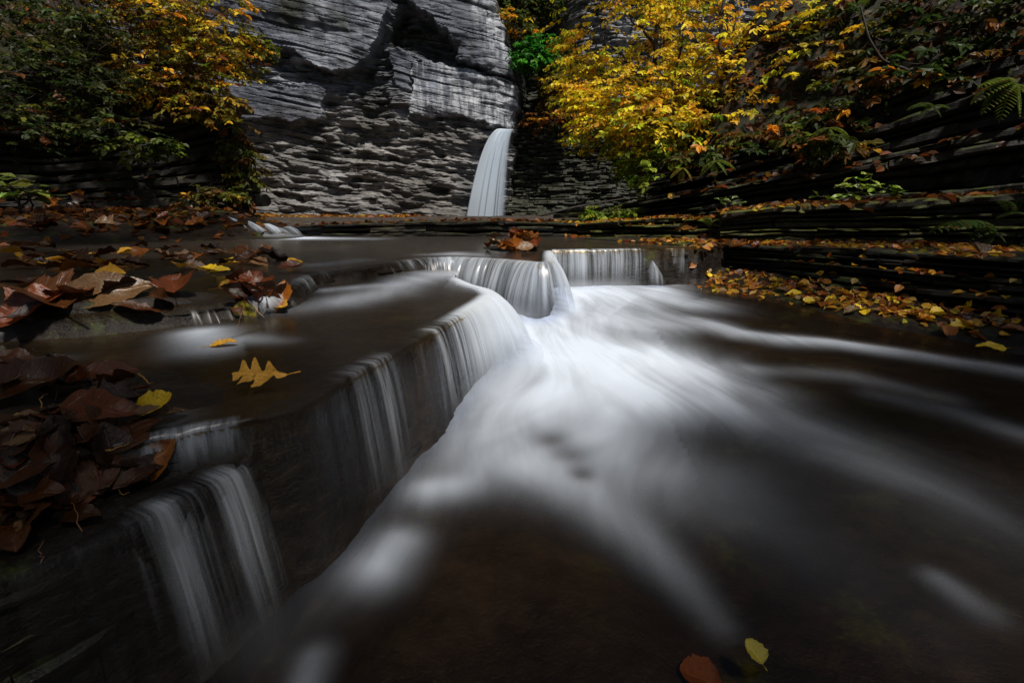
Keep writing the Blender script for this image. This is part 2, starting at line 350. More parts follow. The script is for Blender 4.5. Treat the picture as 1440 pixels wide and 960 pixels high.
low_strokes = [
    ([(765, 420), (830, 416), (900, 420), (960, 430)], (60, 50, 40, 20), (1., 1., .85, .4), LOW),
    ([(760, 455), (830, 455), (910, 452), (990, 458)], (60, 56, 40, 16), (1., .9, .7, .3), LOW),
    ([(750, 500), (830, 505), (900, 515), (980, 532), (1060, 556)], (80, 84, 74, 56, 36), (1., 1., 1., .8, .45), LOW),
    ([(735, 565), (830, 570), (930, 566), (1000, 574), (1090, 595), (1200, 635), (1320, 690), (1440, 760)], (90, 90, 70, 50, 46, 50, 54, 60), (.85, .9, .8, .64, .45, .24, .12, .05), LOW),
    ([(700, 625), (800, 632), (900, 645), (1000, 670)], (70, 80, 80, 80), (.42, .34, .24, .12), LOW),
    ([(980, 452), (1040, 470), (1090, 478), (1170, 484), (1270, 497), (1440, 525)], (8, 11, 13, 10, 10, 13), (.3, .55, .55, .45, .36, .32), LOW),
    ([(905, 392), (950, 387), (1000, 396), (1040, 405)], (12, 8, 7, 6), (.9, .8, .7, .3), LOW),
    ([(650, 685), (600, 692)], (34, 34), (.35, .5), LOW), ([(556, 768), (530, 800)], (46, 54), (.42, .5), LOW),
    ([(440, 930), (420, 990)], (44, 44), (.2, .3), LOW), ([(440, 850), (520, 740), (600, 660)], (90, 80, 60), (.05, .06, .14), LOW),
    ([(690, 655), (760, 665), (830, 700), (900, 755), (960, 815), (1010, 875)], (50, 50, 50, 50, 46, 40), (.32, .3, .27, .24, .2, .12), LOW),
    ([(900, 660), (1000, 690), (1100, 750), (1250, 850)], (80, 90, 100, 120), (.16, .12, .06, .02), LOW),
    ([(1320, 815), (1380, 855)], (24, 30), (.2, .12), LOW), ([(1230, 555), (1340, 580), (1440, 610)], (16, 18, 20), (.1, .18, .2), LOW),
    ([(1100, 620), (1250, 690), (1400, 790)], (130, 150, 170), (.05, .04, .02), LOW),
    ([(1060, 520), (1200, 530), (1330, 560)], (14, 14, 16), (.2, .14, .1), LOW)]
def watersheet(name, ys, ang, zfun, keep, sts, mat, centre, wob=.006, lift=.02, xo=.25):
    Y, A = np.meshgrid(ys, np.tan(np.linspace(*ang)), indexing='ij'); X = A * (Y + xo)
    foam = strokes(X, Y, sts)
    if name == 'stream_water':
        for a_, b_, r_ in ((800, 640, .085), (818, 668, .05), (775, 620, .07)):        # foam thinned over the added lumps that stand in for a foam lump
            q = atlow(a_, b_); foam = foam * (1 - .62 * np.exp(-((X - q[0])**2 + (Y - q[1])**2) / r_**2))
    cx, cy = centre; th = np.arctan2(X - cx, -(Y - cy)) + .13 * fbm(X * .8, Y * .8, 0, 74, 2); R = np.hypot(X - cx, Y - cy)
    wv = th + .05 * np.sin(R * 3.1 + 2 * fbm(X, Y, 0, 73, 2))
    foam = np.clip(foam * (1 + .5 * fbm(wv * 11, R * .7, 0, 71, 4)) - .1 * (1 - foam) * foam, 0, 1)
    Z = zfun(X, Y) + wob * fbm(th * 5, R * .8, 0, 70, 3) + lift * foam
    F = gridfaces(*X.shape); V = np.stack([X, Y, Z], -1).reshape(-1, 3)
    if keep is not None:
        k = keep(X, Y).ravel(); F = F[k[F].any(1)]
    o = obj(name, fastmesh(name, V, F, attrs={'foam': foam}, uv=np.stack([th, R], -1).reshape(-1, 2)), mat); tag(o, kind='structure'); return o
watersheet('stream_water', np.geomspace(.15, 5.9, 270), (-1.1, 1.15, 330), lambda X, Y: zlow(Y) + .02 * ss(3.2, 4.6, Y), None, low_strokes, M['water'], (-.1, 6.2), .012, .035)
mid_strokes = [([(405, 436), (470, 425), (540, 410), (590, 392)], (14, 16, 14, 10), (.15, .35, .3, .3), MID), ([(560, 400), (620, 385), (660, 385), (700, 402)], (8, 12, 14, 12), (.2, .5, .75, .6), MID),
               ([(290, 468), (300, 490), (340, 478), (400, 480)], (14, 20, 14, 10), (.6, .45, .4, .15), MID), ([(460, 408), (520, 402)], (6, 6), (.35, .3), MID), ([(0, 520), (60, 510)], (16, 12), (.3, .2), MID),
               ([(250, 590), (215, 560)], (20, 30), (.15, .1), MID)]
watersheet('ledge_water', np.geomspace(.5, 4.0, 240), (-1.0, -.02, 220), lambda X, Y: ZM - .5 * np.maximum(0, -sdpoly(X, Y, POLY_M)), lambda X, Y: (sdpoly(X, Y, POLY_M) > -.012) & (sdpoly(X, Y, POLY_U) < .05), mid_strokes, M['ledgewater'], (-1.6, 4.6), .002, .008)
upp_strokes = [([(380, 333), (430, 335), (520, 336)], (3, 3, 3), (.9, .8, .2), UPP), ([(600, 358), (640, 357), (690, 360)], (3, 5, 3), (.1, .35, .1), UPP), ([(455, 372), (500, 366)], (5, 4), (.2, .15), UPP)]
watersheet('pool_water', np.geomspace(1.3, 7.3, 240), (-.95, .5, 240), lambda X, Y: ZU - .5 * np.maximum(0, -sdpoly(X, Y, POLY_U)), lambda X, Y: sdpoly(X, Y, POLY_U) > -.012, upp_strokes, M['ledgewater'], (-1, 12), .002, .004)

# ------------------------------------------------------------------ banks of layered shale, block by block
def block_mesh(P, Nrm, z0, z1, depth, seed, rough=.03):
    n = len(P); h = (z1 - z0); s = np.r_[0, np.cumsum(np.linalg.norm(np.diff(P, axis=0), axis=1))]
    def off(k, a): return a * fbm(s * 5 + seed * 7.3, k * 3.1 + seed, 0, seed, 3)
    z0 = z0 + .3 * np.minimum(h, .06) * vn(s * 2.2, seed * .7, 0, 11); z1 = z1 + .3 * np.minimum(h, .06) * (vn(s * 2.2, seed * .9, 0, 12) - .5)
    h = z1 - z0; chip = np.where(vn(s * 3.3, seed * 1.7, 0, 5) > .45, -.5 * rough, 0)
    prof = [(-depth + 0 * s, z0), (-.6 * rough + off(0, rough), z0), (off(1, rough) + chip, z0 + .3 * h), (off(1, rough) + off(2, .4 * rough) + chip, z0 + .72 * h),
            (-.35 * rough + off(3, rough) + chip, z1 - .04 * h), (-.9 * rough - .04 + off(4, rough), z1 + .01 * fbm(s * 6, seed, 0, 9)), (-depth + 0 * s, z1)]
    V = np.concatenate([np.c_[P + Nrm * q[:, None], z + 0 * s] for q, z in prof]); k = len(prof)
    F = [(j * n + i, j * n + i + 1, (j + 1) % k * n + i + 1, (j + 1) % k * n + i) for j in range(k) for i in range(n - 1)]
    F.append(tuple(j * n for j in reversed(range(k)))); F.append(tuple(j * n + n - 1 for j in range(k)))
    me = bpy.data.meshes.new('rock_block'); me.from_pydata(V.tolist(), [], F); me.update(); return me
def bank(label, line, zb, zt, thick, setback, mat, depth=1.2, blk=(.5, 1.6), rough=.035, step=.07, jit=.05, name='rock_ledge'):
    root = thing(name, label, 'rock ledge'); line = [tuple(q) for q in line]
    Q = resample(np.c_[np.array(line), zb, zt], step); tg = np.gradient(Q[:, :2], axis=0); tg /= np.linalg.norm(tg, axis=1)[:, None]
    for _ in range(4): tg[1:-1] = (tg[:-2] + 2 * tg[1:-1] + tg[2:]) / 4
    Nr = np.stack([tg[:, 1], -tg[:, 0]], 1); Nr /= np.linalg.norm(Nr, axis=1)[:, None]
    H = np.mean(Q[:, 3] - Q[:, 2]); fr = [0.]
    while fr[-1] < 1: fr.append(fr[-1] + random.uniform(*thick) / H)
    fr = np.array(fr) / fr[-1]
    for li in range(len(fr) - 1):
        i = 0; loff = random.uniform(-jit, jit)
        while i < len(Q) - 1:
            m = max(3, int(random.uniform(*blk) / step)); j = min(len(Q) - 1, i + m)
            if len(Q) - 1 - j < 3: j = len(Q) - 1
            seg = slice(i, j + 1); zz0 = Q[seg, 2] + fr[li] * (Q[seg, 3] - Q[seg, 2]); zz1 = Q[seg, 2] + fr[li + 1] * (Q[seg, 3] - Q[seg, 2])
            o_ = loff + random.uniform(-jit, jit) * .6 - setback * fr[li] * H
            P = Q[seg, :2] + Nr[seg] * o_
            P[0] += (P[1] - P[0]) * .06; P[-1] += (P[-2] - P[-1]) * .06
            me = block_mesh(P, Nr[seg], zz0 + random.uniform(0, .006), zz1 - random.uniform(.002, .012), depth, random.randint(0, 9999), rough)
            obj('rock_block', me, mat, root); i = j
    return root
# far ledge across the pool, under the cliff
bank('long low dark ledge across the far side of the pool below the cliff', [(-3.1, 7.25), (-2.2, 7.15), (-1.2, 7.2), (-.2, 7.1), (.6, 7.2), (1.2, 7.15)], [-.02] * 6, [.21, .25, .27, .28, .27, .23], (.05, .1), .1, M['bank'], .9, (.5, 1.5), .03, .05, .04)
bank('leaf-dotted slab stepping up at the left end of the far pool beside the small cascade', [(-6.2, 6.5), (-5.2, 6.95), (-4.4, 7.2), (-3.75, 7.3)], [-.02] * 4, [.3, .3, .27, .24], (.05, .1), .6, M['bank'], .9, (.4, 1.2), .035, .05, .06)
# the thin beds that show in the faces of the ledges the stream falls over
def lipbank(label, line, zb, zt, **k): bank(label, smoothline(line, .05, 4), np.full(len(smoothline(line, .05, 4)), zb), np.full(len(smoothline(line, .05, 4)), zt), k.pop('thick', (.025, .075)), k.pop('setback', .06), M['wetface'], k.pop('depth', .22), k.pop('blk', (.12, .5)), k.pop('rough', .022), .02, k.pop('jit', .02))
lipbank('dark wet layered edge of the middle ledge behind the broad curtain', LIP_M[2:], -.56, -.066)
lipbank('dark wet layered edge of the nearest ledge below the leaf heap', [(-1.3, .1)] + LIP_S, -.6, -.137)
lipbank('dark layered block step below the leaves at middle left', LIP_U[1:7], -.06, .028, thick=(.02, .045))
lipbank('low layered step along the near side of the pool', LIP_U[6:11], -.06, .026, thick=(.02, .045))
lipbank('wet layered face behind the striped and back falls', LIP_U[10:20], -.45, .026)
# right bank
bank('low dark ledge on the right bank with yellow leaves along its flat top', [(1.62, 5.1), (2.0, 5.35), (2.33, 5.35), (2.7, 4.85), (3.06, 4.1), (3.4, 3.35), (4.1, 2.7), (6, 1.9)], [-.36, -.34, -.3, -.28, -.3, -.32, -.36, -.4], [.055, .07, .075, .08, .1, .12, .15, .2], (.03, .1), .1, M['bank'], 1.6, (.2, 1.1), .06, .05, .08)
bank('long mossy ledge running from the waterfall foot along the right bank', [(.9, 7.05), (1.5, 6.75), (2.2, 6.4), (2.75, 6.05)], [.0] * 4, [.25, .3, .33, .38], (.04, .12), .35, M['bankmoss'], 1.6, (.2, .9), .08, .05, .1)
bank('thick mossy block ledge under the leafy green plant on the right bank', [(2.5, 5.95), (3.1, 5.75), (4.0, 5.65), (5.2, 5.3), (7, 4.4)], [.04] * 5, [.40, .5, .52, .6, .75], (.05, .19), .12, M['bankmoss'], 1.7, (.3, 1.4), .09, .05, .1)
bank('tall dark undercut rock wall on the right bank below the hanging ferns', [(1.9, 7.4), (2.6, 7.0), (3.4, 6.85), (4.4, 6.6), (5.6, 6.0), (8, 4.6)], [.2, .3, .4, .45, .5, .6], [.95, 1.1, 1.35, 1.75, 2.3, 3.2], (.05, .22), .28, M['bank'], 2.2, (.3, 1.9), .11, .06, .22)
bank('mossy stepped slabs between the tall waterfall and the right bank', [(.6, 8.6), (1.4, 8.2), (2.2, 7.9), (2.6, 7.6)], [.1] * 4, [.42, .5, .6, .7], (.07, .13), .9, M['bankmoss'], 2.0, (.4, 1.2), .06, .05, .1)
# left bank
bank('dark mossy rock wall at the foot of the left hillside', [(-11, 4.2), (-8, 6.1), (-6.6, 7.4), (-5.6, 8.4), (-4.9, 9.2), (-5.1, 10.5)], [.3, .25, .2, .15, .1, .1], [1.6, 1.5, 1.5, 1.9, 2.35, 2.4], (.09, .22), .12, M['bank'], 2.2, (.5, 2.0), .07, .07, .18)

# ------------------------------------------------------------------ hillsides behind the banks
def hillside(name, x0, x1, nx, y0, y1, ny, hfun):
    X, Y = np.meshgrid(np.linspace(x0, x1, nx), np.linspace(y0, y1, ny)); Z = hfun(X, Y)
    o = obj(name, fastmesh(name, np.stack([X, Y, Z], -1).reshape(-1, 3), gridfaces(ny, nx)), M['hill']); tag(o, kind='structure'); return o
HR = [(4.0, 12), (2.5, 8.9), (2.9, 7.7), (4.4, 7.2), (6, 6.4), (8, 5.0), (9.5, 2), (11, -12)]
HL = [(-17, 25), (-8.6, 12.5), (-5.7, 9.6), (-6.4, 8.4), (-7.4, 7.3), (-9, 6), (-11, 4), (-12, 0), (-13, -12)]
def hr(X, Y):
    s = sdpoly(X, Y, HR + [(40, -12), (40, 12)])
    return np.where(s > 0, .75 + .16 * np.clip(X - 2, 0, 8) + 1.7 * s + .06 * s * s, .4 + .8 * s) + .25 * fbm(X * .9, Y * .9, 0, 80) * ss(0, 1, s)
def hl(X, Y):
    s = sdpoly(X, Y, HL + [(-40, -12), (-40, 25)])
    return np.where(s > 0, 1.5 + 2.0 * s + .06 * s * s, .2 + .8 * s) + .25 * fbm(X * .9, Y * .9, 0, 81) * ss(0, 1, s)
hillside('right_hill', 1.4, 20, 140, -12, 12, 160, hr)
hillside('left_hill', -34, -4.6, 200, -12, 25, 220, hl)

# ------------------------------------------------------------------ the grey cliff and the mossy wall right of the tall fall
def strata(X, Z, slope, th, blen, amp, seed, gw=.14, gd=.5):
    s = (Z + slope * X) / th + .8 * vn(X * .25, Z * .3, 0, seed)
    li = np.floor(s); fr = s - li
    bl = np.floor(X / blen + 7 * hsh(li, li * 0, li * 0, seed) + .25 * vn(X * 1.5, Z * 1.5, 0, seed + 1))
    r = hsh(li, bl, li * 0, seed + 2)
    return amp * (r - .5) - amp * gd * np.exp(-(fr / gw)**2)
YC = 24.
def cliff_part():
    root = thing('cliff', 'tall layered grey shale cliff face behind the pool, left of the tall waterfall', 'cliff')
    nx, nz = 540, 440
    X, Z = np.meshgrid(np.linspace(-22, 1.3, nx), np.r_[np.linspace(-.4, 12, nz - 30), np.linspace(12.3, 27, 30)])
    dz, dyv = Z - EYE, YC                     # the face as seen in elevation: px, py are drawing coordinates on the face plane
    zc = CP * YC - SP * dz; px = 720 + FPX * X / zc; py = 480 - FPX * (SP * YC + CP * dz) / zc
    jx = px + 11 * fbm(X * 1.6, Z * 1.6, 0, 90, 5); jy = py + 8 * fbm(X * 1.6, Z * 3.2, 3, 91, 5)
    def reg(pts, w=1.5): return ss(-w, w, sdpoly(jx, jy, pts))
    UL = reg([(200, -200), (200, 20), (330, 52), (366, 60), (426, 85), (469, 106), (504, 103), (525, 81), (540, 46), (547, 21), (552, -40), (560, -200)])
    UR = reg([(568, -200), (566, -10), (585, 15), (610, 28), (628, 55), (645, 86), (700, 104), (728, 112), (720, 60), (690, 0), (650, -200)])
    PN = reg([(580, 88), (600, 84), (640, 88), (662, 96), (728, 116), (730, 186), (700, 178), (655, 166), (575, 158)])
    MB = reg([(300, 108), (345, 112), (400, 122), (440, 120), (465, 130), (455, 165), (448, 174), (400, 170), (340, 168), (300, 160)])
    PL = reg([(547, 72), (565, 68), (582, 80), (578, 105), (575, 130), (552, 118)])
    CV = reg([(552, 30), (580, 12), (625, 45), (645, 88), (600, 82), (572, 68), (550, 60)], 6)
    CR = reg([(520, 100), (548, 40), (552, -200), (590, -200), (575, 30), (548, 70), (545, 150), (520, 180), (500, 150)], 8)
    rub = np.clip(1 - UL - UR - PN - MB - PL, 0, 1)
    D = -.25 + .55 * UL + .5 * UR + .3 * PN + .28 * MB + .2 * PL - .4 * CV - .35 * CR * rub
    tl = Z + .22 * X + .12 * fbm(X * .5, Z * .5, 0, 98, 3)
    fine = strata(X, Z, .22, .31, 5.5, .07, 100, .12, .5) + .02 * vn(X * .35, tl / .15, 0, 105) + .03 * fbm(X * 2.5, tl * 5, 0, 106, 3) + .2 * fbm(X * .6, Z * .9, 0, 107, 4)
    fine = fine - .12 * ss(.62, .8, vn(X * .3, tl / .13, 0, 108))
    tb = Z + .10 * X + .2 * fbm(X * .6, Z * .6, 0, 99, 3)
    coarse = strata(X, Z, .10, .26, 2.6, .16, 110) + .34 * fbm(X * .6, tb * 2.8, 0, 115, 4) + .2 * fbm(X * 1.5, tb * 8, 0, 112, 3) + .5 * fbm(X * .6, Z * .8, 0, 116, 4)
    coarse = coarse - .35 * ss(.25, .6, fbm(X * .9, tb * 2.2, 0, 114, 3))
    D = D + fine * (1 - rub) + coarse * rub + .22 * fbm(X * .35, Z * .35, 0, 117, 3)
    D = D + (.7 * ss(1.6, -.3, Z) + .35 * ss(3.2, 1.5, Z)) * rub * ss(-.9, -3.2, X)
    ar = jx - np.interp(jy, [-200, 0, 60, 110, 180, 330], [640, 690, 712, 723, 722, 712])
    D = D - np.where(ar > 0, np.minimum(ar * .11, 5), 0) - np.where(ar > -30, .25 * ss(-30, 0, ar), 0)
    Yv = YC - D - .06 * (np.minimum(Z, 12) - 4) + .02 * X                       # leans slightly out at the top
    tone = np.clip(.6 * rub * ss(60, 190, jy) + .25 * ss(100, 170, jy) + .25 * fbm(X * .6, Z * .6, 0, 118), 0, 1)
    stain_lit = np.clip(PN * (.9 + .4 * vn(X * .8, Z * .3, 0, 119)) + .9 * ss(-42, -14, ar) * ss(120, 60, jy) + .25 * UL * ss(.1, .5, vn(X * .5, Z * .5, 0, 120)), 0, 1)  # white stains, plus the brighter-lit side along the arris painted pale
    wet = np.clip(CV * .6 + CR * rub * .5 + .85 * UL * reg([(395, -60), (440, -60), (445, 25), (430, 55), (405, 45)], 10) + .7 * UL * reg([(470, 20), (500, 30), (505, 62), (480, 50)], 8) + ss(2, 25, ar) * .9  # shade painted into hollow and crevice; wet streaks; darker past the arris
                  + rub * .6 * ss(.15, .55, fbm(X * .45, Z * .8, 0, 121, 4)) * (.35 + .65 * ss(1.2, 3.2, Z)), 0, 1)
    V = np.stack([X, Yv, Z], -1).reshape(-1, 3); F = gridfaces(nz, nx)
    rid = np.argmax(np.stack([rub * .5, UL, UR, PN, MB, PL], -1), -1)
    bands = np.where((rid == 0) & (jy > 172), 6, rid).ravel()
    names = [('rock_face', 'crumbly dark recessed rock with a deep crevice'), ('rock_slab', 'overhanging bedded slab with thin tilted layers'), ('rock_slab', 'jutting slab above the black hollow with a pale edge'),
             ('rock_slab', 'smooth pale panel with white vertical stains'), ('rock_slab', 'blocky thin-bedded slab low in the face'), ('rock_slab', 'small pale knob beside the crevice'), ('rock_face', 'rough crumbling grey-brown rubble layers at the foot')]
    fb = bands[F[:, 0]]
    for q in range(7):
        f = F[fb == q]
        if not len(f): continue
        u, inv = np.unique(f, return_inverse=True)
        me = fastmesh('cliff_rock', V[u], inv.reshape(-1, 4), False, attrs={'tone': tone.ravel()[u], 'stain_lit': stain_lit.ravel()[u], 'wet': wet.ravel()[u]})
        o = obj(names[q][0], me, M['cliff'], root); o['label'] = names[q][1]
cliff_part()
def mossy_wall():
    root = thing('cliff', 'dark mossy rock wall to the right of the tall waterfall, behind the yellow tree', 'cliff')
    nx, nz = 330, 330
    X, Z = np.meshgrid(np.linspace(-.8, 16, nx), np.r_[np.linspace(-.4, 13, nz - 30), np.linspace(13.3, 26, 30)])
    D = strata(X, Z, -.05, .2, .6, .35, 130) + strata(X, Z, .03, .08, .3, .14, 131) + .4 * fbm(X * .7, Z * .9, 0, 132, 4)
    lip = 4.05 + .1 * X
    D = D + np.where(Z > lip, -np.minimum((Z - lip) * .9, 3.2) * ss(3.5, 1.0, X), .4 * ss(3.6, 0, Z)) + .6 * ss(1.2, -.3, Z)
    Yv = 25.1 - D + .0 * X
    tone = np.clip(.6 + .4 * fbm(X * .5, Z * .5, 0, 133), 0, 1); stain_lit = .35 * ss(5, 7, Z) * ss(2.0, 3.5, X)
    wet = np.clip(ss(5.2, 3.0, Z) * (.75 + .5 * fbm(X, Z, 0, 134)) + ss(2.6, 1.0, X) * .8 + .3, 0, 1) * (1 - .75 * ss(4.5, 6.5, Z) * ss(1.8, 3.2, X))
    V = np.stack([X, Yv, Z], -1).reshape(-1, 3); F = gridfaces(nz, nx); low = (Z < lip).ravel()[F[:, 0]]
    for q, (nm, lb) in ((True, ('rock_face', 'dark wet moss-covered lower face')), (False, ('rock_face', 'grey upper face half hidden by leaves'))):
        f = F[low == q]; u, inv = np.unique(f, return_inverse=True)
        o = obj(nm, fastmesh('wall_rock', V[u], inv.reshape(-1, 4), False, attrs={'tone': tone.ravel()[u], 'stain_lit': stain_lit.ravel()[u], 'wet': wet.ravel()[u]}), M['cliff'], root); o['label'] = lb
mossy_wall()

# ------------------------------------------------------------------ fallen leaves (placed on what lies beneath them)
def leaf_mesh(kind, seed, n=18, m=4):
    r = np.random.default_rng(seed)
    if kind == 'oak': n = 46
    if kind == 'maple': n = 40
    t = np.linspace(0, 1, n)
    if kind == 'ovate': w = .34 * np.sin(np.pi * t**.85)**.8 * (1 - .25 * t)
    elif kind == 'round': w = .46 * np.sin(np.pi * t**.75)**.62
    elif kind == 'long': w = .22 * np.sin(np.pi * t**.9)**.8
    elif kind == 'oak':
        env = np.interp(t, [0, .08, .3, .55, .8, 1], [.02, .10, .40, .46, .34, .0]); lob = .5 - .5 * np.cos(2 * np.pi * (t * 3.7 + .12 * np.sin(t * 9) + .1))
        w = env * (.24 + .76 * lob**.7)
    else:
        env = np.interp(t, [0, .05, .25, .5, .75, 1], [.05, .3, .5, .45, .3, .0]); lob = .5 - .5 * np.cos(2 * np.pi * (t * 2.6 + .25))
        w = env * (.62 + .38 * lob)
    w = w * (1 + .06 * r.normal(size=n)); w[0] = w[-1] = .004
    u = np.linspace(-1, 1, 2 * m + 1)
    wl = w * (1 + .08 * vn(t * 3, seed, 0, 1)); wr = w * (1 + .08 * vn(t * 3, seed, 9, 2))
    if kind == 'oak': wr = env * (.22 + .78 * (.5 - .5 * np.cos(2 * np.pi * (t * 4.0 + .1 * np.cos(t * 7) + .3)))**.8); wr[0] = wr[-1] = .004
    X = np.where(u[None, :] < 0, wl[:, None], wr[:, None]) * u[None, :]
    Y = t[:, None] - .5 + np.abs(X) * (.28 if kind in ('oak', 'maple') else .12)
    fold = r.uniform(.05, .4) if kind != 'oak' else .04; curl = r.uniform(-.5, .9) if kind != 'oak' else .15; tw = r.uniform(-.5, .5) if kind != 'oak' else .1
    Z = fold * 2.2 * X * X / (np.abs(X) + .12) + curl * .35 * (t[:, None] - .5)**2 + tw * X * (t[:, None] - .5) + .09 * fbm(X * 4, Y * 4, seed, 3)
    Z = Z + r.uniform(0, .5) * X**2
    bend = .05 * np.sin(t * 3 + seed)[:, None]
    V = np.stack([X + bend, Y, Z], -1).reshape(-1, 3); uv = np.stack([.5 + X, Y + .5], -1).reshape(-1, 2)
    F = gridfaces(n, 2 * m + 1)
    # stalk
    L = r.uniform(.12, .3); k = len(V); c = np.array([bend[0, 0], -.5, Z[0, m]]); q = .012
    S = np.array([c + [-q, 0, 0], c + [q, 0, 0], c + [q + .05 * r.normal(), -L, .05], c + [-q + .05, -L, .05], c + [0, 0, q * 1.6], c + [.02, -L, .05 + q]])
    V = np.r_[V, S]; uv = np.r_[uv, np.full((6, 2), .5)]
    F = np.r_[F, [[k, k + 1, k + 2, k + 3], [k + 1, k + 4, k + 5, k + 2], [k + 4, k, k + 3, k + 5]]]
    V[:, 2] -= V[:, 2].min()
    me = fastmesh('leaf_' + kind, V, F, True, uv=uv); me.materials.append(M['fallen']); return me
LEAF = {k: [leaf_mesh(k, 100 * i + j) for j in range(n)] for i, (k, n) in enumerate((('ovate', 8), ('long', 6), ('round', 4), ('oak', 2), ('maple', 6)))}
C_ = dict(brown=(.05, .017, .005), russet=(.11, .026, .006), dark=(.018, .007, .003), orange=(.24, .075, .008), gold=(.62, .32, .025), yellow=(.75, .5, .02), amber=(.8, .4, .05), tan=(.13, .07, .03), olive=(.24, .2, .02), pale=(.26, .18, .08))
WORD = dict(brown='brown', russet='russet', dark='dark brown', orange='orange', gold='golden', yellow='yellow', amber='amber', tan='tan', olive='yellow-green', pale='pale tan')
bpy.context.view_layer.update(); dg = bpy.context.evaluated_depsgraph_get()
def hit_px(px, py):
    ok, p, n, *_ = scene.ray_cast(dg, Vector((0, 0, EYE)), rayv(px, py).normalized()); return (p, n) if ok else (None, None)
def hit_xy(x, y, top=6.):
    ok, p, n, *_ = scene.ray_cast(dg, Vector((x, y, top)), Vector((0, 0, -1))); return (p, n) if ok else (None, None)
def put_leaf(p, n, kind, col, size, yaw, tilt=(0, 0), lift=.002, label=None, group=None, name=None, var=None):
    me = LEAF[kind][var if var is not None else random.randrange(len(LEAF[kind]))]
    o = bpy.data.objects.new(name or 'fallen_leaf', me); COL.objects.link(o)
    q = Vector((0, 0, 1)).rotation_difference((Vector(n) * .8 + Vector((0, 0, .4))).normalized())
    o.matrix_world = Matrix.Translation(Vector(p) + Vector((0, 0, lift))) @ q.to_matrix().to_4x4() @ Euler((tilt[0], tilt[1], yaw), 'XYZ').to_matrix().to_4x4() @ Matrix.Scale(size, 4)
    c = np.array(C_[col]) * random.uniform(.75, 1.25); o.color = (*c, 1)
    return tag(o, label, 'leaf', group)
R_ = random.uniform
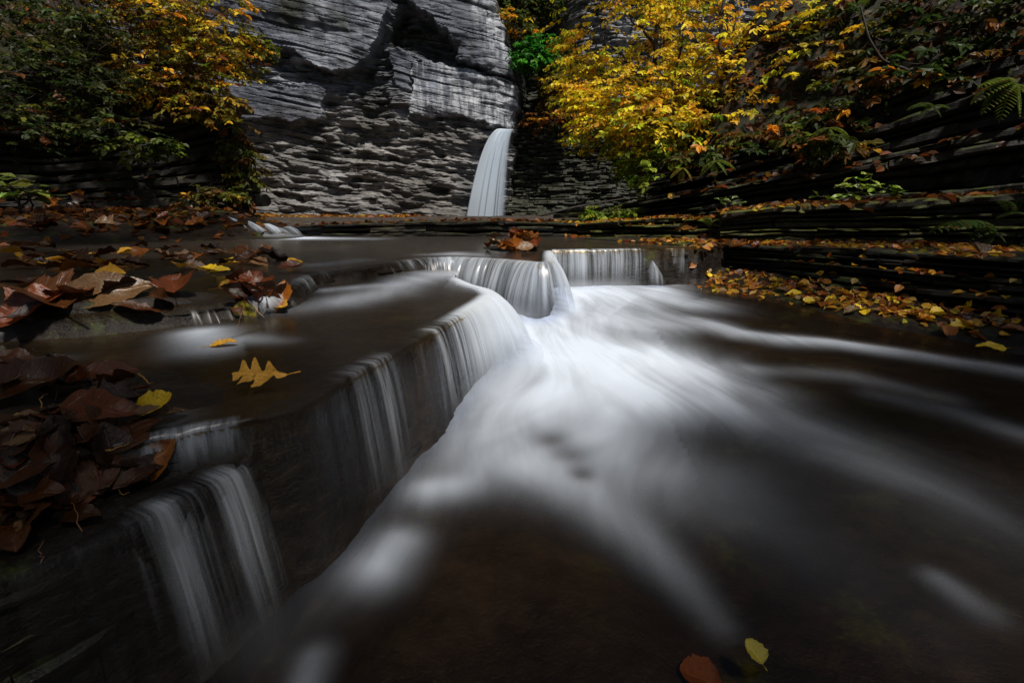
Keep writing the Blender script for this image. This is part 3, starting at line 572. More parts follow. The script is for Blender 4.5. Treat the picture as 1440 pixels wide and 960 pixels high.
# single leaves one can point at: px, py, kind, colour, length m, yaw, tilt, label
HERO = [
    (368, 538, 'oak', 'amber', .145, 1.75, (.1, 0), 'lobed golden oak leaf lying flat on the wet middle ledge', 0),
    (216, 592, 'round', 'yellow', .115, -1.0, (.35, -.15), 'round bright yellow leaf at the edge of the near leaf heap', 0),
    (344, 443, 'round', 'olive', .10, .3, (1.0, 0), 'small yellow-green leaf hanging upright on the clump beside the tiny cascade', 1),
    (335, 400, 'ovate', 'gold', .19, -1.2, (.2, .1), 'curled golden leaf topping the clump beside the tiny cascade', 1),
    (390, 437, 'long', 'gold', .22, -2.4, (.2, .1), 'narrow golden leaf slipping off the lower side of the clump', 2),
    (355, 412, 'maple', 'russet', .22, .6, (.5, .2), 'crumpled russet leaf in the middle of the clump', 1), (375, 425, 'maple', 'dark', .2, 1.6, (.6, 0), 'dark crumpled leaf low in the clump beside the tiny cascade', 2),
    (150, 415, 'long', 'tan', .34, -1.05, (.1, .5), 'long grey-tan curled leaf with its stalk over the dark block', 1),
    (60, 425, 'maple', 'brown', .26, 1.2, (.2, .1), 'big flat brown leaf draped over the dark block', 2), (150, 390, 'ovate', 'gold', .2, -1.3, (.1, .1), 'gold-edged leaf behind the long curled leaf', 3),
    (92, 543, 'ovate', 'russet', .16, -1.5, (.3, .1), 'plump russet leaf lying in the near heap', 4), (155, 530, 'ovate', 'russet', .13, -1.0, (.2, .2), 'wet red-brown leaf above the yellow leaf in the heap', 5),
    (125, 592, 'ovate', 'russet', .2, -1.45, (.15, .1), 'long russet leaf across the middle of the near heap', 6), (160, 605, 'maple', 'brown', .15, .4, (.3, .3), 'torn brown leaf just left of the round yellow leaf', 3),
    (215, 652, 'ovate', 'orange', .12, -.7, (.4, .1), 'wet orange-brown leaf below the round yellow leaf', 1), (28, 597, 'ovate', 'gold', .06, -1.4, (.1, 0), 'small tan-gold leaf at the left rim of the near heap', 2),
    (15, 715, 'ovate', 'orange', .17, .8, (.3, .4), 'big dull orange leaf lowest at the left edge', 0), (65, 690, 'maple', 'brown', .15, 2., (.3, .1), 'dark brown leaf beside the big dull orange leaf', 4),
    (70, 660, 'ovate', 'dark', .16, .3, (.2, .1), 'blackish leaf sunk in the near heap', 3), (20, 560, 'long', 'brown', .3, -1.2, (.1, .3), 'long curled brown leaf at the left edge of the near heap', 3),
    (315, 487, 'long', 'gold', .09, -1.2, (.1, 0), 'slim orange leaf in the foam below the tiny cascade', 4), (40, 440, 'maple', 'russet', .22, 2.2, (.2, .2), 'rusty leaf at the left end of the dark block', 5),
    (68, 373, 'ovate', 'gold', .2, 1.4, (0, .1), 'golden leaf at the left end of the leaf bar in the pool', 4), (290, 381, 'ovate', 'yellow', .17, 1.3, (0, .1), 'yellow leaf at the front of the leaf bar', 5), (310, 383, 'ovate', 'yellow', .12, -1.3, (0, .1), 'small yellow leaf at the front right of the leaf bar', 6),
    (323, 369, 'long', 'yellow', .16, 1.5, (0, .1), 'slim yellow leaf on the right half of the leaf bar', 1), (345, 362, 'maple', 'orange', .24, 1., (.7, .2), 'upright orange leaf at the right end of the leaf bar', 0), (385, 366, 'maple', 'dark', .26, 2., (.6, .1), 'dark crumpled leaf at the right tip of the leaf bar', 1),
    (1392, 491, 'ovate', 'yellow', .16, 1.3, (0, 0), 'golden leaf nearest the water at the right edge', 0), (1117, 414, 'ovate', 'yellow', .14, 1.4, (0, 0), 'bright yellow leaf on the upper wet apron of the right bank', 1),
    (1206, 435, 'ovate', 'yellow', .13, 1.7, (0, 0), 'bright yellow leaf at the lower rim of the leafy apron', 2), (1137, 427, 'round', 'yellow', .1, 1.2, (0, 0), 'small yellow leaf close to the stream on the right apron', 1), (1167, 424, 'ovate', 'yellow', .12, 1.9, (0, 0), 'yellow leaf between its two neighbours on the lower apron', 4),
    (1350, 463, 'maple', 'yellow', .13, 1.2, (0, 0), 'yellow leaf beside the green moss on the apron', 2), (1425, 465, 'ovate', 'orange', .15, 1., (0, 0), 'orange leaf at the right edge of the leafy apron', 3), (1372, 356, 'round', 'tan', .15, .2, (.5, 0), 'brown round leaf at the end of the low ledge top', 2), (1402, 360, 'ovate', 'gold', .14, 1.4, (.2, 0), 'gold leaf at the very end of the low ledge top', 5),
    (1262, 364, 'ovate', 'pale', .13, 1.2, (.3, 0), 'pale curled leaf on the brow of the low right ledge', 6),
    (1058, 926, 'round', 'olive', .05, .4, (.3, .1), 'small mottled yellow leaf on the rock at the bottom edge', 3), (985, 938, 'round', 'orange', .085, 1.4, (.1, .1), 'blurred orange leaf under water at the bottom edge', 4)]
for px, py, k, c, s, yaw, tilt, lab, var in HERO:
    p, n = hit_px(px, py)
    if p is not None: put_leaf(p, Vector(n) + Vector((0, -.5 if k in ('oak', 'round') else -.3, 0)), k, c, s, yaw, tilt, -.03 if px == 985 else .02 if k in ('oak', 'round') else .006, lab, 'single fallen leaves', var=var % len(LEAF[k]))
def scatter(pts, kinds, cols, size, tilt, place, group, lift=.012):
    a = np.array(pts); lo, hi = a.min(0), a.max(0); made = {}
    for px, py in pts:
        p, n = hit_px(px, py)
        if p is None: continue
        c = random.choice(cols); k = random.choice(kinds); s = R_(*size); u, v = (px - lo[0]) / (hi[0] - lo[0]), (py - lo[1]) / (hi[1] - lo[1])
        where = ('front ' if v > .5 else 'back ') + ('left' if u < .33 else 'middle' if u < .67 else 'right')
        lab = f'{WORD[c]} {"lobed" if k == "maple" else "narrow" if k == "long" else "oval"} leaf, {where} of {place}'
        made.setdefault(lab, []).append((px, put_leaf(p, n, k, c, s, R_(0, 6.28), (R_(-tilt, tilt), R_(-tilt, tilt)), R_(.001, lift), lab, group)))
    for lab, lst in made.items():
        if len(lst) > 1:
            for q, (_, o) in enumerate(sorted(lst, key=lambda e: e[0])): o['label'] = lab + ', ' + ('leftmost', 'second from left', 'third from left', 'fourth from left', 'fifth from left', 'sixth from left', 'seventh from left', 'eighth from left')[min(q, 7)]
def inpoly(pts, n):
    a = np.array(pts, float); out = []
    while len(out) < n:
        q = a.min(0) + rng.random((n * 4, 2)) * (a.max(0) - a.min(0)); out += [tuple(v) for v in q[sdpoly(q[:, 0], q[:, 1], [tuple(v) for v in a]) > 0]]
    return out[:n]
scatter(inpoly([(0, 505), (120, 510), (205, 540), (235, 600), (240, 660), (150, 720), (60, 760), (0, 770)], 58), ['ovate', 'ovate', 'maple', 'long'], ['brown', 'dark', 'russet', 'dark', 'brown', 'tan'], (.06, .12), .3, 'the wet near heap', 'leaves of the near heap', .03)
scatter(inpoly([(0, 395), (120, 385), (240, 400), (260, 428), (180, 440), (0, 450)], 12), ['maple', 'ovate', 'long'], ['brown', 'dark', 'russet'], (.11, .2), .3, 'the dark block top', 'leaves on the dark block', .02)
scatter(inpoly([(0, 362), (60, 354), (200, 352), (330, 352), (420, 362), (425, 380), (320, 384), (200, 382), (60, 388), (0, 380)], 66), ['maple', 'ovate', 'long'], ['brown', 'dark', 'russet', 'orange', 'brown', 'gold', 'tan'], (.11, .21), .35, 'the pool leaf bar', 'leaves of the leaf bar', .05)
scatter(inpoly([(318, 405), (350, 392), (395, 420), (400, 448), (350, 452), (325, 440)], 12), ['maple', 'long', 'ovate'], ['brown', 'dark', 'russet', 'orange'], (.1, .2), 1., 'the cascade clump', 'leaves of the clump', .06)
scatter(inpoly([(688, 352), (700, 342), (740, 336), (755, 345), (760, 360), (720, 358)], 22), ['maple', 'maple', 'ovate'], ['russet', 'orange', 'orange', 'tan'], (.14, .21), 1.0, 'the heap above the middle fall', 'leaves heaped above the middle fall', .08)
scatter(inpoly([(960, 372), (1010, 378), (1090, 398), (1180, 405), (1300, 425), (1440, 445), (1440, 480), (1330, 475), (1230, 448), (1100, 418), (1000, 390)], 50), ['ovate', 'ovate', 'maple', 'round'], ['orange', 'gold', 'tan', 'russet', 'orange', 'yellow', 'pale', 'brown'], (.07, .12), .25, 'the wet right apron', 'leaves on the right apron')
scatter(inpoly([(1060, 341), (1200, 339), (1330, 342), (1420, 350), (1420, 356), (1250, 352), (1060, 348)], 42), ['ovate', 'ovate', 'round', 'maple'], ['orange', 'gold', 'pale', 'russet', 'orange', 'tan'], (.08, .12), .3, 'the low right ledge top', 'leaves on the low right ledge')
scatter(inpoly([(20, 285), (140, 270), (250, 285), (320, 300), (330, 325), (180, 335), (40, 318)], 24), ['ovate', 'maple', 'long'], ['russet', 'brown', 'orange', 'dark', 'tan'], (.16, .28), .5, 'the dark left slope', 'leaves on the left slope', .03)

# ------------------------------------------------------------------ leaf litter too fine to count, foliage
def leafcloud(P, A, Nn, S, C, fold=.25, asp=.36):
    """P base points, A unit axis, Nn rough normal, S length, C colour -> verts, quads, colours"""
    B = np.cross(A, Nn); B /= np.linalg.norm(B, axis=1)[:, None] + 1e-9; U = np.cross(B, A)
    S = S[:, None]; w = asp * S
    pts = [P, P + A * S * .35 + B * w + U * fold * w, P + A * S * .7 + B * w * .8 + U * fold * w - U * S * .05, P + A * S - U * S * .14, P + A * S * .7 - B * w * .8 + U * fold * w - U * S * .05, P + A * S * .35 - B * w + U * fold * w]
    n = len(P); V = np.stack(pts, 1).reshape(-1, 3); i = np.arange(n)[:, None] * 6
    F = np.concatenate([i + np.array([[0, 1, 2, 3]]), i + np.array([[0, 3, 4, 5]])]); return V, F, np.repeat(C, 6, 0)
def pick(cols, w, n):
    c = np.array(cols, float)[rng.choice(len(cols), n, p=np.array(w) / np.sum(w))]
    return c * rng.uniform(.6, 1.35, (n, 1)) * (1 + .12 * rng.normal(size=(n, 3)))
def litter(name, pts, size, cols, w):
    P, Nn = [], []
    for x, y in pts:
        p, n = hit_xy(x, y)
        if p is not None and n.z > .1: P.append(p); Nn.append(n)
    P = np.array(P); Nn = np.array(Nn); n = len(P); th = rng.uniform(0, 6.28, n)
    A = np.stack([np.cos(th), np.sin(th), .35 * rng.normal(size=n)], 1); A -= Nn * (A * Nn).sum(1)[:, None] * .9; A /= np.linalg.norm(A, axis=1)[:, None]
    N2 = Nn + .45 * rng.normal(size=(n, 3))
    V, F, C = leafcloud(P + Nn * .012, A, N2, rng.uniform(*size, n), pick(cols, w, n), .3, .34)
    o = obj(name, fastmesh(name, V, F, False, cols=C), M['leafcrown']); tag(o, kind='stuff')
def band(line, w, n):
    Q = resample(line, .02); i = rng.integers(0, len(Q), n); return Q[i] + rng.uniform(-1, 1, (n, 2)) * np.array(w)
LITD = [(.12, .035, .006), (.2, .08, .01), (.05, .018, .005)]
LITC = [(.3, .09, .012), (.5, .24, .02), (.14, .045, .01), (.36, .2, .07), (.55, .34, .03)]
litter('leaf_litter', np.r_[band([(2.0, 5.0), (2.5, 4.6), (2.9, 3.9), (3.3, 3.2)], (.28, .3), 520), band([(1.7, 5.75), (2.4, 5.8), (3.2, 5.3), (3.8, 4.7), (4.6, 3.8)], (.5, .35), 900), band([(.9, 7.3), (1.5, 7.1), (2.2, 6.8), (2.8, 6.4), (3.3, 6.25), (4, 6.1)], (.3, .25), 500)], (.05, .095), LITC, [3, 3, 1.5, 1.5, 2])
litter('leaf_litter', np.r_[band([(-6.5, 6.2), (-4.8, 6.6), (-3.7, 7.2)], (.7, .7), 420), band([(-3.2, 7.6), (0, 7.6), (1.2, 7.6)], (.3, .4), 120)], (.08, .15), LITD, [2, 1, 2])
litter('leaf_litter', np.c_[rng.uniform(-13, -4, 900), rng.uniform(19, 23.2, 900)], (.16, .3), LITC, [3, 2, 2, 2, .5])
litter('leaf_litter', np.c_[rng.uniform(2.2, 8, 2200), rng.uniform(5, 9.5, 2200)], (.09, .16), LITD, [3, 1, 3])
litter('leaf_litter', np.c_[rng.uniform(-11, -4.9, 1600), rng.uniform(5, 10.5, 1600)], (.1, .17), LITD, [2, .6, 3])

def tube_verts(P, r0, r1, k=5):
    P = np.asarray(P, float); n = len(P); T = np.gradient(P, axis=0); T /= np.linalg.norm(T, axis=1)[:, None] + 1e-9
    ref = np.where(np.abs(T[:, 2:3]) > .9, np.array([[1., 0, 0]]), np.array([[0, 0, 1.]])); B = np.cross(T, ref); B /= np.linalg.norm(B, axis=1)[:, None] + 1e-9; U = np.cross(B, T)
    r = np.linspace(r0, r1, n)[:, None, None]; a = np.arange(k) * 2 * np.pi / k
    V = (P[:, None, :] + r * (np.cos(a)[None, :, None] * B[:, None, :] + np.sin(a)[None, :, None] * U[:, None, :])).reshape(-1, 3)
    i = np.arange(n - 1)[:, None] * k; j = np.arange(k)[None, :]; j2 = (j + 1) % k
    return V, np.stack([i + j, i + j2, i + k + j2, i + k + j], -1).reshape(-1, 4)
def merge(parts):
    V, F, o = [], [], 0
    for v, f in parts: V.append(v); F.append(f + o); o += len(v)
    return np.concatenate(V), np.concatenate(F)
def wiggle(a, b, n, amp, sag=0.):
    t = np.linspace(0, 1, n)[:, None]; p = np.asarray(a) * (1 - t) + np.asarray(b) * t
    p = p + amp * np.cumsum(rng.normal(size=(n, 3)), 0) / np.sqrt(n) * np.sin(np.pi * t) ** .7
    p[:, 2] -= sag * (4 * t * (1 - t))[:, 0]; return p
def tree(name, label, cat, base, top, clusters, cols, w, leaf, nspray, r=.06, group=None, spray=.4, droop=.35, bare=0, asp=.29, gradient=None):
    """clusters: (centre xyz, radii xyz). Trunk, one limb for each cluster, twigs on the limb, leaves along the twigs."""
    root = thing(name, label, cat, group, tuple(base)); base = np.asarray(base, float)
    tr = wiggle((0, 0, 0), np.asarray(top) - base, 14, .25)
    obj('trunk', fastmesh('trunk', *tube_verts(tr, r, r * .35, 7)), M['bark'], root)
    PP, AA, NN, SS, CC = [], [], [], [], []
    vol = np.array([np.prod(c[1]) ** .67 for c in clusters]); ns = np.maximum(4, (nspray * vol / vol.sum()).astype(int))
    for (c, rad), k in zip(clusters, ns):
        c = np.asarray(c, float) - base; rad = np.asarray(rad, float)
        j = np.argmin(np.abs(tr[:, 2] - (c[2] - .6 * np.hypot(c[0], c[1]))) + (np.arange(14) < 4) * 9)
        lm = wiggle(tr[j], c, 10, .12 * np.linalg.norm(c - tr[j])); parts = [tube_verts(lm, r * .4, r * .12, 5)]
        d = rng.normal(size=(k, 3)); d /= np.linalg.norm(d, axis=1)[:, None]; p0 = c + d * rad * rng.uniform(.25, 1, (k, 1)) ** .6
        p0 = p0[fbm(p0[:, 0] * 1.6 / spray * .4, p0[:, 1] * 1.6 / spray * .4, p0[:, 2] * 2.2 / spray * .4, 140, 2) > -.1]; k = len(p0)
        out = p0 - c; out[:, 2] *= .3; out += .25 * rng.normal(size=(k, 3)) * np.mean(rad); out /= np.linalg.norm(out, axis=1)[:, None] + 1e-9
        out[:, 2] = out[:, 2] * .4 - droop * rng.uniform(.2, 1.2, k); out /= np.linalg.norm(out, axis=1)[:, None]
        L = spray * rng.uniform(.55, 1.3, k); m = 12
        for q in range(k):
            cand = np.concatenate([lm[3:], p0[:q]]); a = cand[np.argmin(np.linalg.norm(cand - p0[q], axis=1))]
            parts.append(tube_verts(wiggle(a, p0[q], 5, .04 * spray), r * .08, r * .05, 3))
            parts.append(tube_verts(np.stack([p0[q], p0[q] + out[q] * L[q] * .5, p0[q] + out[q] * L[q]]), r * .05, r * .025, 3))
        obj('limb', fastmesh('limb', *merge(parts)), M['bark'], root)
        side = np.cross(out, [0, 0, 1.]); side /= np.linalg.norm(side, axis=1)[:, None] + 1e-9
        f = (np.arange(m) + .3) / m
        P = p0[:, None, :] + out[:, None, :] * (L[:, None] * f[None, :])[..., None]
        sg = np.where(np.arange(m) % 2, 1., -1.)[None, :, None]
        A = out[:, None, :] * .55 + side[:, None, :] * sg * .8 + .3 * rng.normal(size=P.shape); A[..., 2] -= .25
        A /= np.linalg.norm(A, axis=2)[..., None]
        Nn = np.array([0, 0, 1.]) + .45 * rng.normal(size=P.shape)
        base_c = pick(cols, w, k); C = np.repeat(base_c, m, 0) * rng.uniform(.75, 1.25, (k * m, 1))
        if gradient is not None:
            gz = np.clip((P.reshape(-1, 3)[:, 2] + base[2] - gradient[0]) / (gradient[1] - gradient[0]), 0, 1)[:, None]; gsel = rng.random((k * m, 1)) > gz
            C = np.where(gsel, np.array([gradient[2]]) * rng.uniform(.6, 1.3, (k * m, 1)), C)
        PP.append(P.reshape(-1, 3)); AA.append(A.reshape(-1, 3)); NN.append(Nn.reshape(-1, 3)); SS.append(leaf * rng.uniform(.45, 1.4, k * m)); CC.append(C)
    V, F, C = leafcloud(*[np.concatenate(q) for q in (PP, AA, NN, SS)], np.concatenate(CC), asp=asp)
    obj('crown', fastmesh('crown', V, F, False, cols=np.clip(C, 0, .95)), M['leafcrown'], root)
    return root
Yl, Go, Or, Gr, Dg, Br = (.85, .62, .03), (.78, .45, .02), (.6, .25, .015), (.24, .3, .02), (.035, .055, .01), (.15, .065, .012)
def ell(px, py, Y, wpx, hpx, dep):
    c = aty(px, py, Y); k = Y / FPX; return (c, np.array([wpx * k * .5, dep, hpx * k * .5]))
# right bank: yellow trees
tree('yellow_tree', 'broad bright yellow tree arching over the right side of the waterfall', 'tree', aty(918, 262, 9.2), aty(905, -60, 9.2),
     [ell(870, 20, 9.4, 150, 90, .8), ell(950, 50, 9.2, 150, 100, .8), ell(845, 105, 9.2, 110, 60, .6), ell(900, 120, 9.0, 150, 70, .8), ell(960, 150, 9.0, 120, 60, .7), ell(840, 60, 9.6, 90, 70, .6), ell(920, -40, 9.4, 260, 90, 1.)],
     [Yl, Go, Gr, Or], [8, 2., 1.2, .1], .083, 1400, .075, 'trees on the right bank', .42)
tree('yellow_tree', 'smaller golden tree whose low sprays hang beside the mossy wall', 'tree', aty(930, 262, 8.6), aty(960, 60, 8.6),
     [ell(860, 185, 8.6, 110, 60, .5), ell(915, 170, 8.4, 120, 50, .6), ell(865, 140, 8.8, 130, 50, .5), ell(980, 190, 8.6, 110, 60, .6), ell(920, 215, 8.5, 110, 40, .4)],
     [Yl, Go, Or, Gr], [6, 2., .4, 1.2], .083, 680, .05, 'trees on the right bank', .36, gradient=(.8, 1.9, (.19, .25, .02)))
tree('yellow_tree', 'thin dull gold tree with dark stems right of the bright yellow tree', 'tree', aty(1010, 235, 8.2), aty(1030, -60, 8.6),
     [ell(1060, 40, 8.8, 130, 90, .7), ell(1100, 110, 8.4, 140, 90, .7), ell(1020, 110, 8.6, 110, 80, .5), ell(1130, 20, 8.8, 120, 90, .7), ell(1040, 170, 8.2, 120, 60, .5)],
     [Yl, Go, (.3, .22, .02), Br], [2, 2, 2, 1], .09, 480, .06, 'trees on the right bank', .38)
tree('green_tree', 'shaded olive tree leaning over the upper right bank', 'tree', aty(1175, 165, 7.8), aty(1200, -70, 8.2),
     [ell(1190, 50, 8.0, 140, 110, .7), ell(1150, 120, 7.8, 110, 70, .5), ell(1230, 110, 7.6, 120, 70, .5), ell(1260, 20, 8, 140, 90, .7)],
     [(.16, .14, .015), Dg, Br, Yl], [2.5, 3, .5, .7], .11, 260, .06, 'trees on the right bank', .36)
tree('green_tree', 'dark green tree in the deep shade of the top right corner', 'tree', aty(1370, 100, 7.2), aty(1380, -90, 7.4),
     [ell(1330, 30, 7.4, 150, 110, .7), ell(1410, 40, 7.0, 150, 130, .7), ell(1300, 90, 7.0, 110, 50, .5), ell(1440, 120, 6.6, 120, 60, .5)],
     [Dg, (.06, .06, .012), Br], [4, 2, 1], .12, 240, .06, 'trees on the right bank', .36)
def shrub(name, label, px, py, Y, wpx, hpx, dep, cols, w, leaf, n, group, spray=.25, droop=.2, foot=None, r=.02):
    c, rad = ell(px, py, Y, wpx, hpx, dep); b = c - np.array([0, -.05, rad[2] * 1.05]) if foot is None else np.array(foot)
    cl = [(c + rad * rng.uniform(-.5, .5, 3), rad * rng.uniform(.5, .8)) for _ in range(5)]
    return tree(name, label, 'shrub', b, c, cl, cols, w, leaf, n, r, group, spray, droop)
G1 = 'shrubs along the banks'
shrub('green_shrub', 'lime green shrub below the golden tree beside the mossy wall', 935, 232, 8.2, 110, 60, .35, [Gr, (.3, .35, .03)], [2, 1], .1, 90, G1)
shrub('green_shrub', 'small lime shrub on the mossy steps right of the tall waterfall', 850, 300, 7.7, 80, 26, .25, [Gr, (.12, .18, .02)], [1, 1], .09, 45, G1, .16)
shrub('green_shrub', 'bright green round shrub in the cleft above the tall waterfall', 748, 74, 24.2, 62, 42, .8, [(.05, .24, .02), (.09, .3, .03)], [1, 1], .2, 170, G1, .5, r=.05)
shrub('orange_shrub', 'orange shrub at the edge of the cliff above the green one', 722, 38, 24.6, 50, 46, .8, [Or, Go, (.08, .1, .015)], [1, .6, 2.5], .18, 120, G1, .5, r=.05)
shrub('orange_shrub', 'rusty leaves fringing the lip right of the tall waterfall', 770, 170, 24.2, 90, 22, .6, [Or, Br, Dg], [1, 2, 1], .2, 80, G1, .45, r=.04)
shrub('olive_shrub', 'olive creeper hanging down the shaded cleft wall', 780, 110, 25, 60, 110, .8, [(.12, .1, .01), Br, Go], [3, 1, 1], .2, 170, G1, .5, .8, r=.05)
shrub('green_shrub', 'dark shrubs filling the top of the cleft', 745, 5, 26, 100, 60, .8, [Dg, (.1, .1, .015)], [2, 1], .22, 150, G1, .5, r=.05)
for px, py, Y, wp, hp, n, lb in ((1010, 215, 7.6, 110, 30, 70, 'rusty undergrowth on the brow of the dark right wall'), (1090, 195, 7.4, 110, 34, 70, 'brown-leaved low shrub above the middle of the right wall'), (1190, 155, 7.2, 120, 40, 80, 'green low shrub spilling over the right wall'),
                                 (1290, 110, 6.9, 120, 36, 80, 'dark rusty shrub where the right wall meets the bank'), (1160, 195, 6.6, 70, 30, 50, 'green tuft hanging over the face of the right wall')):
    shrub('low_shrub', lb, px, py, Y, wp, hp, .4, [Or, Br, (.1, .12, .015), Dg], [.35, 1.2, 1.2, 1.8], .11, n, G1, .25, .5)
# left bank
tree('orange_tree', 'amber-leaved tree overhanging the left edge of the grey cliff', 'tree', aty(265, 155, 9.4), aty(270, -70, 9.2),
     [ell(305, 20, 9.0, 90, 80, .6), ell(250, 50, 8.8, 110, 80, .7), ell(290, 90, 8.8, 100, 50, .5), ell(230, 100, 8.6, 100, 50, .5), ell(315, 60, 9.2, 50, 60, .4), ell(250, 125, 8.6, 120, 40, .4), ell(200, 10, 9.0, 120, 80, .6)],
     [Go, Or, Yl, (.2, .17, .015), Br], [1.3, .5, .6, 3.6, 1.0], .075, 860, .06, 'trees on the left bank', .36)
tree('green_tree', 'dark green bushy tree covering the left hillside', 'tree', aty(110, 190, 8.0), aty(90, -70, 8.2),
     [ell(60, 30, 8.2, 150, 110, .8), ell(140, 70, 8.0, 140, 90, .7), ell(60, 110, 7.6, 140, 90, .6), ell(150, 140, 7.8, 110, 80, .5), ell(170, 190, 7.6, 80, 50, .4), ell(20, 180, 7.2, 110, 60, .5), ell(120, 10, 8.6, 160, 80, .7)],
     [(.05, .065, .01), Dg, (.11, .12, .012), Br], [3, 3, 1.2, .5], .075, 900, .06, 'trees on the left bank', .36)
tree('green_tree', 'shaded tree on the left hillside beyond the dark green tree', 'tree', aty(-130, 170, 6.8), aty(-120, -80, 7.2),
     [ell(-80, 40, 7.4, 150, 120, .7), ell(-60, 130, 7.0, 130, 90, .6), ell(-170, 60, 6.8, 170, 120, .7), ell(-150, 160, 6.6, 140, 80, .5)],
     [(.05, .065, .01), Dg, Br], [3, 3, .8], .085, 420, .06, 'trees on the left bank', .36)
shrub('green_shrub', 'green tuft sprouting from the edge of the left rock wall', 345, 78, 9.6, 50, 50, .3, [(.1, .13, .015), (.2, .18, .02)], [2, 1], .1, 50, G1)
shrub('green_shrub', 'low green shrub at the foot of the left hillside', 185, 205, 7.6, 110, 44, .4, [(.12, .16, .015), Dg], [2, 1], .1, 80, G1)
shrub('orange_shrub', 'low amber shrub hanging over the dark left wall', 280, 140, 8.7, 130, 50, .4, [Go, (.2, .16, .015), Br], [1.2, 3, 1], .085, 130, G1, .3, .5)
shrub('olive_shrub', 'mossy creeper trailing down the end of the left wall', 335, 215, 9.0, 40, 130, .3, [(.07, .08, .01), (.12, .1, .012), Br], [3, 2, 1], .09, 110, G1, .25, .9)
shrub('low_shrub', 'small-leaved ground shrub below the end of the left wall', 290, 275, 8.2, 110, 30, .4, [(.1, .1, .012), Br, Go], [3, 2, .6], .09, 80, G1, .2)

# unseen trees added overhead to shade the near ledge, stream and right bank
tree('added_shade_tree', 'unseen tree added overhead to shade the near ledge', 'tree', (-5.2, -3.4, -.6), (-2.4, -2.6, 5.0),
     [((-1.5, -1.4, 4.2), (1.3, 1.2, .5)), ((.4, -2.0, 4.4), (1.5, 1.2, .5)), ((-.3, -.6, 4.3), (1.0, .7, .4)), ((1.6, -3.0, 4.6), (1.4, 1.0, .5)), ((-2.9, -.2, 4.2), (1.2, 1.4, .5)), ((-3.2, 1.6, 4.3), (1.0, 1.0, .5)), ((-.6, 1.3, 4.4), (1.0, .8, .45)), ((-3.7, 4.2, 4.7), (1.3, 1.2, .5)), ((-2.0, 3.2, 4.5), (1.0, 1.0, .45))],
     [Go, Gr, Br], [1, 2, 1], .13, 1350, .14, 'unseen trees added for shade', .5)
tree('added_shade_tree', 'unseen tree added to shade the right bank', 'tree', (8.6, 1.2, 1.2), (6.4, 1.2, 5.4),
     [((5.0, 1.6, 4.4), (1.2, 1.6, .5)), ((4.6, -.4, 4.4), (1.0, 1.2, .5)), ((6.2, 2.8, 4.8), (1.3, 1.3, .5)), ((6.0, .4, 4.6), (1.2, 1.2, .5)), ((3.3, -1.2, 4.5), (1.2, 1.1, .5))],
     [Go, Gr, Br], [1, 2, 1], .13, 860, .14, 'unseen trees added for shade', .5)

# broad-leaved plants and ferns
def plant(label, base, leaves, col, leaf=.13, asp=.34, cat='plant', name='leafy_plant', group='green plants on the banks'):
    root = thing(name, label, cat, group, tuple(base)); P, A, N_, S = [], [], [], []
    for e in leaves:
        e = np.asarray(e, float) - base; L = wiggle((0, 0, 0), e, 7, .03)
        obj('stem', fastmesh('stem', *tube_verts(L, .006, .003, 4)), M['bark'], root)
        for q in range(6):
            th = rng.uniform(0, 6.28); a = np.array([math.cos(th), math.sin(th), -.15 + .3 * rng.normal()]); P.append(L[-1 - q // 2]); A.append(a / np.linalg.norm(a)); N_.append([.2 * rng.normal(), -.3, 1]); S.append(leaf * rng.uniform(.6, 1.2))
    cc = pick([col], [1], len(P))
    for q in range(len(P)):
        y_ = Vector(A[q]); x_ = y_.cross(Vector(N_[q])).normalized(); z_ = x_.cross(y_); me = LEAF['ovate' if asp > .32 else 'long'][q % 6]
        o = obj('leaf', me, None, root); o.color = (*np.clip(cc[q], 0, 1), 1)
        o.matrix_local = Matrix.Translation(Vector(P[q]) + y_ * S[q] * .62) @ Matrix((x_, y_, z_)).transposed().to_4x4() @ Matrix.Scale(S[q], 4)
b = aty(28, 300, 2.35)
plant('broad-leaved yellow-green plant at the left edge above the leaf heap', b, [aty(25, 252, 2.3), aty(52, 262, 2.3), aty(8, 262, 2.35), aty(38, 272, 2.25)], (.16, .19, .025), .1)
b = aty(1205, 286, 5.95)
plant('leafy green plant standing on the thick mossy right ledge', b, [aty(x, y, 5.9 + R_(-.15, .15)) for x, y in ((1175, 262), (1200, 250), (1225, 246), (1250, 262), (1262, 272), (1190, 274), (1232, 262), (1150, 276), (1215, 270))], (.17, .25, .02), .14, .3)
plant('tiny seedling on the face of the thick mossy ledge', aty(1252, 292, 5.75), [aty(1250, 286, 5.68), aty(1258, 288, 5.7)], (.15, .22, .02), .09)
plant('small green sprig on the mossy ledge left of the leafy plant', aty(1020, 292, 6.2), [aty(1015, 280, 6.15), aty(1030, 276, 6.2), aty(1040, 286, 6.1)], (.08, .12, .015), .09)
